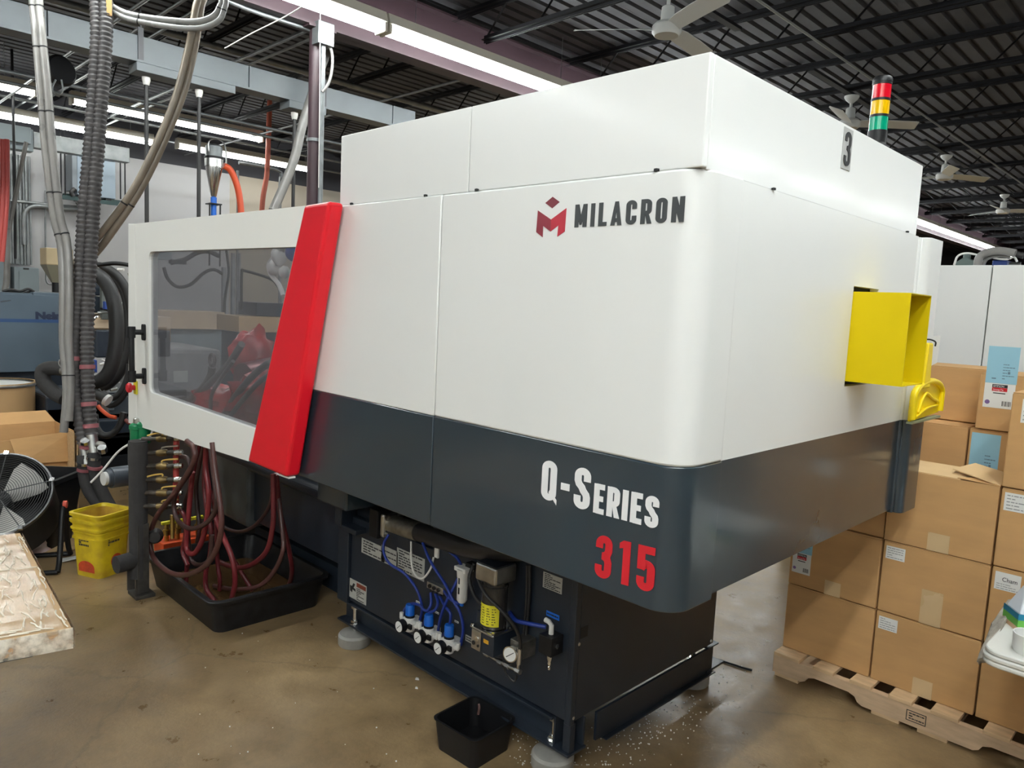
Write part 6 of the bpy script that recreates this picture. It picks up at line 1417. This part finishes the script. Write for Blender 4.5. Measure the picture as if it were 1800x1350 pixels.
# ------------------------------------------------------------------ seen through the smoky window
gb = thing('bulk_bin', 'pale grey bulk bin with a paper note, seen through the smoky window', 'bin', tuple(at(330, 700, x=-6.8)))
b = MB(); a_, c_ = at(268, 612, x=-6.8), at(392, 625, x=-6.8)
b.rings([[(-7.9+.06*(1-z/1.0), a_.y+.06, 0), (-6.8-.02, a_.y+.06, 0), (-6.8-.02, c_.y-.04, 0), (-7.9, c_.y-.04, 0)] if z == 0 else [(-7.95, a_.y, z), (-6.8, a_.y, z), (-6.8, c_.y, z-.02), (-7.95, c_.y, z-.02)] for z in (0, a_.z)])
ob('bin_body', b, GREYBIN, gb, bevel=.05)
facebox('paper_note', 305, 652, 330, 672, -6.79, .004, PAPER, gb)
sh = thing('work_bench', 'long bench with a pale tan front, seen through the smoky window', 'bench', tuple(at(330, 560, x=-8)))
facebox('bench_board', 255, 547, 395, 578, -8.0, .5, mat('pale_wood_top', (.62, .47, .32), .6), sh); facebox('bench_front', 255, 579, 395, 660, -8.1, .4, PANEL_GREY, sh)
ob('bench_leg', MB().box((-8.5, at(255, 560, x=-8).y, 0), (-8.1, at(395, 560, x=-8).y, at(320, 655, x=-8).z)), PANEL_GREY, sh)
dk = thing('tool_chest', 'dark chest on a tan shelf near the red band, seen through the smoky window', 'chest', tuple(at(460, 560, x=-6)))
facebox('chest_body', 451, 533, 520, 556, -6.0, .4, NAVY, dk, .006); facebox('shelf_board', 420, 557, 520, 584, -5.98, .5, mat('tan_shelf', (.45, .30, .16), .6), dk); facebox('shelf_base', 420, 585, 520, 760, -6.05, .4, NAVY, dk)
ob('shelf_plinth', MB().box((-6.45, at(420, 700, x=-6.05).y, 0), (-6.05, at(520, 700, x=-6.05).y, at(470, 757, x=-6.05).z)), NAVY, dk)
for px, r in ((393, .030), (409, .030), (420, .018)):
    q_ = at(px, 560, x=-8.3); pipe('standing_pipe', [(-8.3, q_.y, 0), (-8.3, q_.y, at(px, 470 if px < 400 else 445, x=-8.3).z)], r, GALV, {393: 'left', 409: 'middle', 420: 'right'}[px]+' of three upright grey pipes seen through the smoky window', 'pipe', 'upright pipes behind the window', 10, 0)
pipe('wavy_cable', [at(a, c, x=-8.3) for a, c in ((288, 470), (295, 490), (312, 504), (335, 500), (358, 480), (376, 474), (392, 482))], .020, BLACK, 'black cable sagging in a wave behind the smoky window', 'cable')
pipe('wavy_cable', [at(a, c, x=-8.58) for a, c in ((300, 462), (325, 456), (345, 445), (365, 442), (385, 450))], .028, RUBBER, 'thick hose arched above the sagging cable behind the window', 'cable')
pipe('tall_cable', [at(a, c, x=-8.2) for a, c in ((398, 440), (402, 480), (395, 530), (392, 600))], .016, BLACK, 'black cable running down the upright pipe behind the window', 'cable')
pipe('square_hose', [at(a, c, x=-6.3) for a, c in ((424, 545), (425, 480), (430, 476), (475, 490), (490, 505))], .014, BLACK, 'black hose bent square behind the window', 'hose')
jb = thing('wall_box', 'pale box with dark bracket at the upper left behind the window', 'box', tuple(at(290, 455, x=-8.6)))
facebox('box_body', 268, 443, 302, 456, -8.6, .1, PANEL_GREY, jb); facebox('bracket', 302, 457, 328, 464, -8.55, .1, BLACK, jb)
# inside the mould space
def part(name, loc):
    o = thing(name, None, None, Vector(loc)-WL[mc.name]); o.parent = mc; WL[o.name] = Vector(loc); return o
md = part('wrapped_mold', (-2.9, .7, .70)); md['label'] = 'mould wrapped in red plastic film'
def blob(c, rx, ry, rz, seed, amp=.25, nu=20, nv=12):
    rs = []
    for i in range(1, nv):
        th_ = PI*i/nv; ring = []
        for j in range(nu):
            ph = 2*PI*j/nu; d_ = Vector((math.sin(th_)*math.cos(ph), math.sin(th_)*math.sin(ph), math.cos(th_)))
            k = 1+amp*NZ.noise(d_*2.3+Vector((seed, 0, 0)))*1.6+amp*.5*NZ.noise(d_*6+Vector((0, seed, 0)))
            ring.append((c[0]+d_.x*rx*k, c[1]+d_.y*ry*k, c[2]+d_.z*rz*k))
        rs.append(ring[::-1])
    return MB().rings(rs[::-1] if 0 else rs)
c_ = at(443, 625, y=.70); ob('film_bundle', blob(c_, .14, .14, .17, 1.3), REDFILM, md, smooth=50)
c_ = at(400, 715, y=.62); c_.z = max(c_.z, .86); ob('film_sheet', blob(c_, .34, .20, .13, 4.1), REDFILM, md, smooth=50)
c_ = at(455, 705, y=.55); c_.z = max(c_.z, .90); ob('film_sheet', blob(c_, .16, .16, .17, 7.7), REDFILM, md, smooth=50)
ob('mold_block', MB().box((-3.0, .5, .70), (-2.45, 1.1, .98)), mat('dark_oily_steel', (.03, .03, .035), .35), md, bevel=.01)
c_ = at(430, 672, y=.55); ob('mold_cylinder', MB().cyl(c_, c_+Vector((-.05, .35, .05)), .12, n=20), mat('rose_steel', (.25, .10, .10), .3, .5), md, smooth=40)
for P, r, yy in (([(330, 705), (352, 690), (375, 668), (402, 640), (425, 605)], .022, .5), ([(370, 720), (372, 695), (385, 670), (410, 635)], .012, .45), ([(395, 728), (412, 700), (440, 665), (470, 640), (480, 640)], .020, .4), ([(402, 735), (425, 705), (455, 672), (480, 655)], .014, .35)):
    ob('mold_hose', MB().tube([at(a, c, y=yy) for a, c in P], r, 10), mat('dusty_hose', (.12, .105, .10), .5), md, smooth=50)
c_ = at(373, 633, y=.5); b = MB(); b.rings([[c_+Vector(((.036+.012*math.cos(u))*math.cos(v), .012*math.sin(u), (.036+.012*math.cos(u))*math.sin(v))) for u in (2*PI*k/8 for k in range(8))] for v in (2*PI*k/20 for k in range(20))], False, True)
ob('hose_ring', b, mat('dusty_hose', (.12, .105, .10), .5), md, smooth=60)
ob('link_hose', MB().tube([at(a, c, y=.5) for a, c in ((373, 645), (370, 660), (358, 680), (340, 698))], .024, 10), mat('dusty_hose', (.12, .105, .10), .5), md, smooth=50)
gr = part('robot_gripper', at(490, 470, y=.9)); gr['label'] = 'white robot gripper with a blue valve'
for c4, r in (((490, 450), .05), ((482, 470), .045), ((500, 478), .035)):
    c_ = at(*c4, y=.9); ob('gripper_joint', blob(c_, r, r, r*1.2, c4[0], .15, 14, 8), IVORY, gr, smooth=50)
ob('gripper_arm', MB().tube([at(a, c, y=.9) for a, c in ((482, 452), (473, 465), (476, 482), (490, 500), (498, 520))], .016, 10), IVORY, gr, smooth=50)
ob('gripper_mount', MB().tube([at(492, 445, y=.9), at(495, 400, y=.9)], .03, 10, smooth=0), STEEL, gr)
ob('blue_valve', blob(at(516, 445, y=.8), .05, .05, .05, 2.2, .1, 12, 8), BLUEENAMEL, gr, smooth=40)
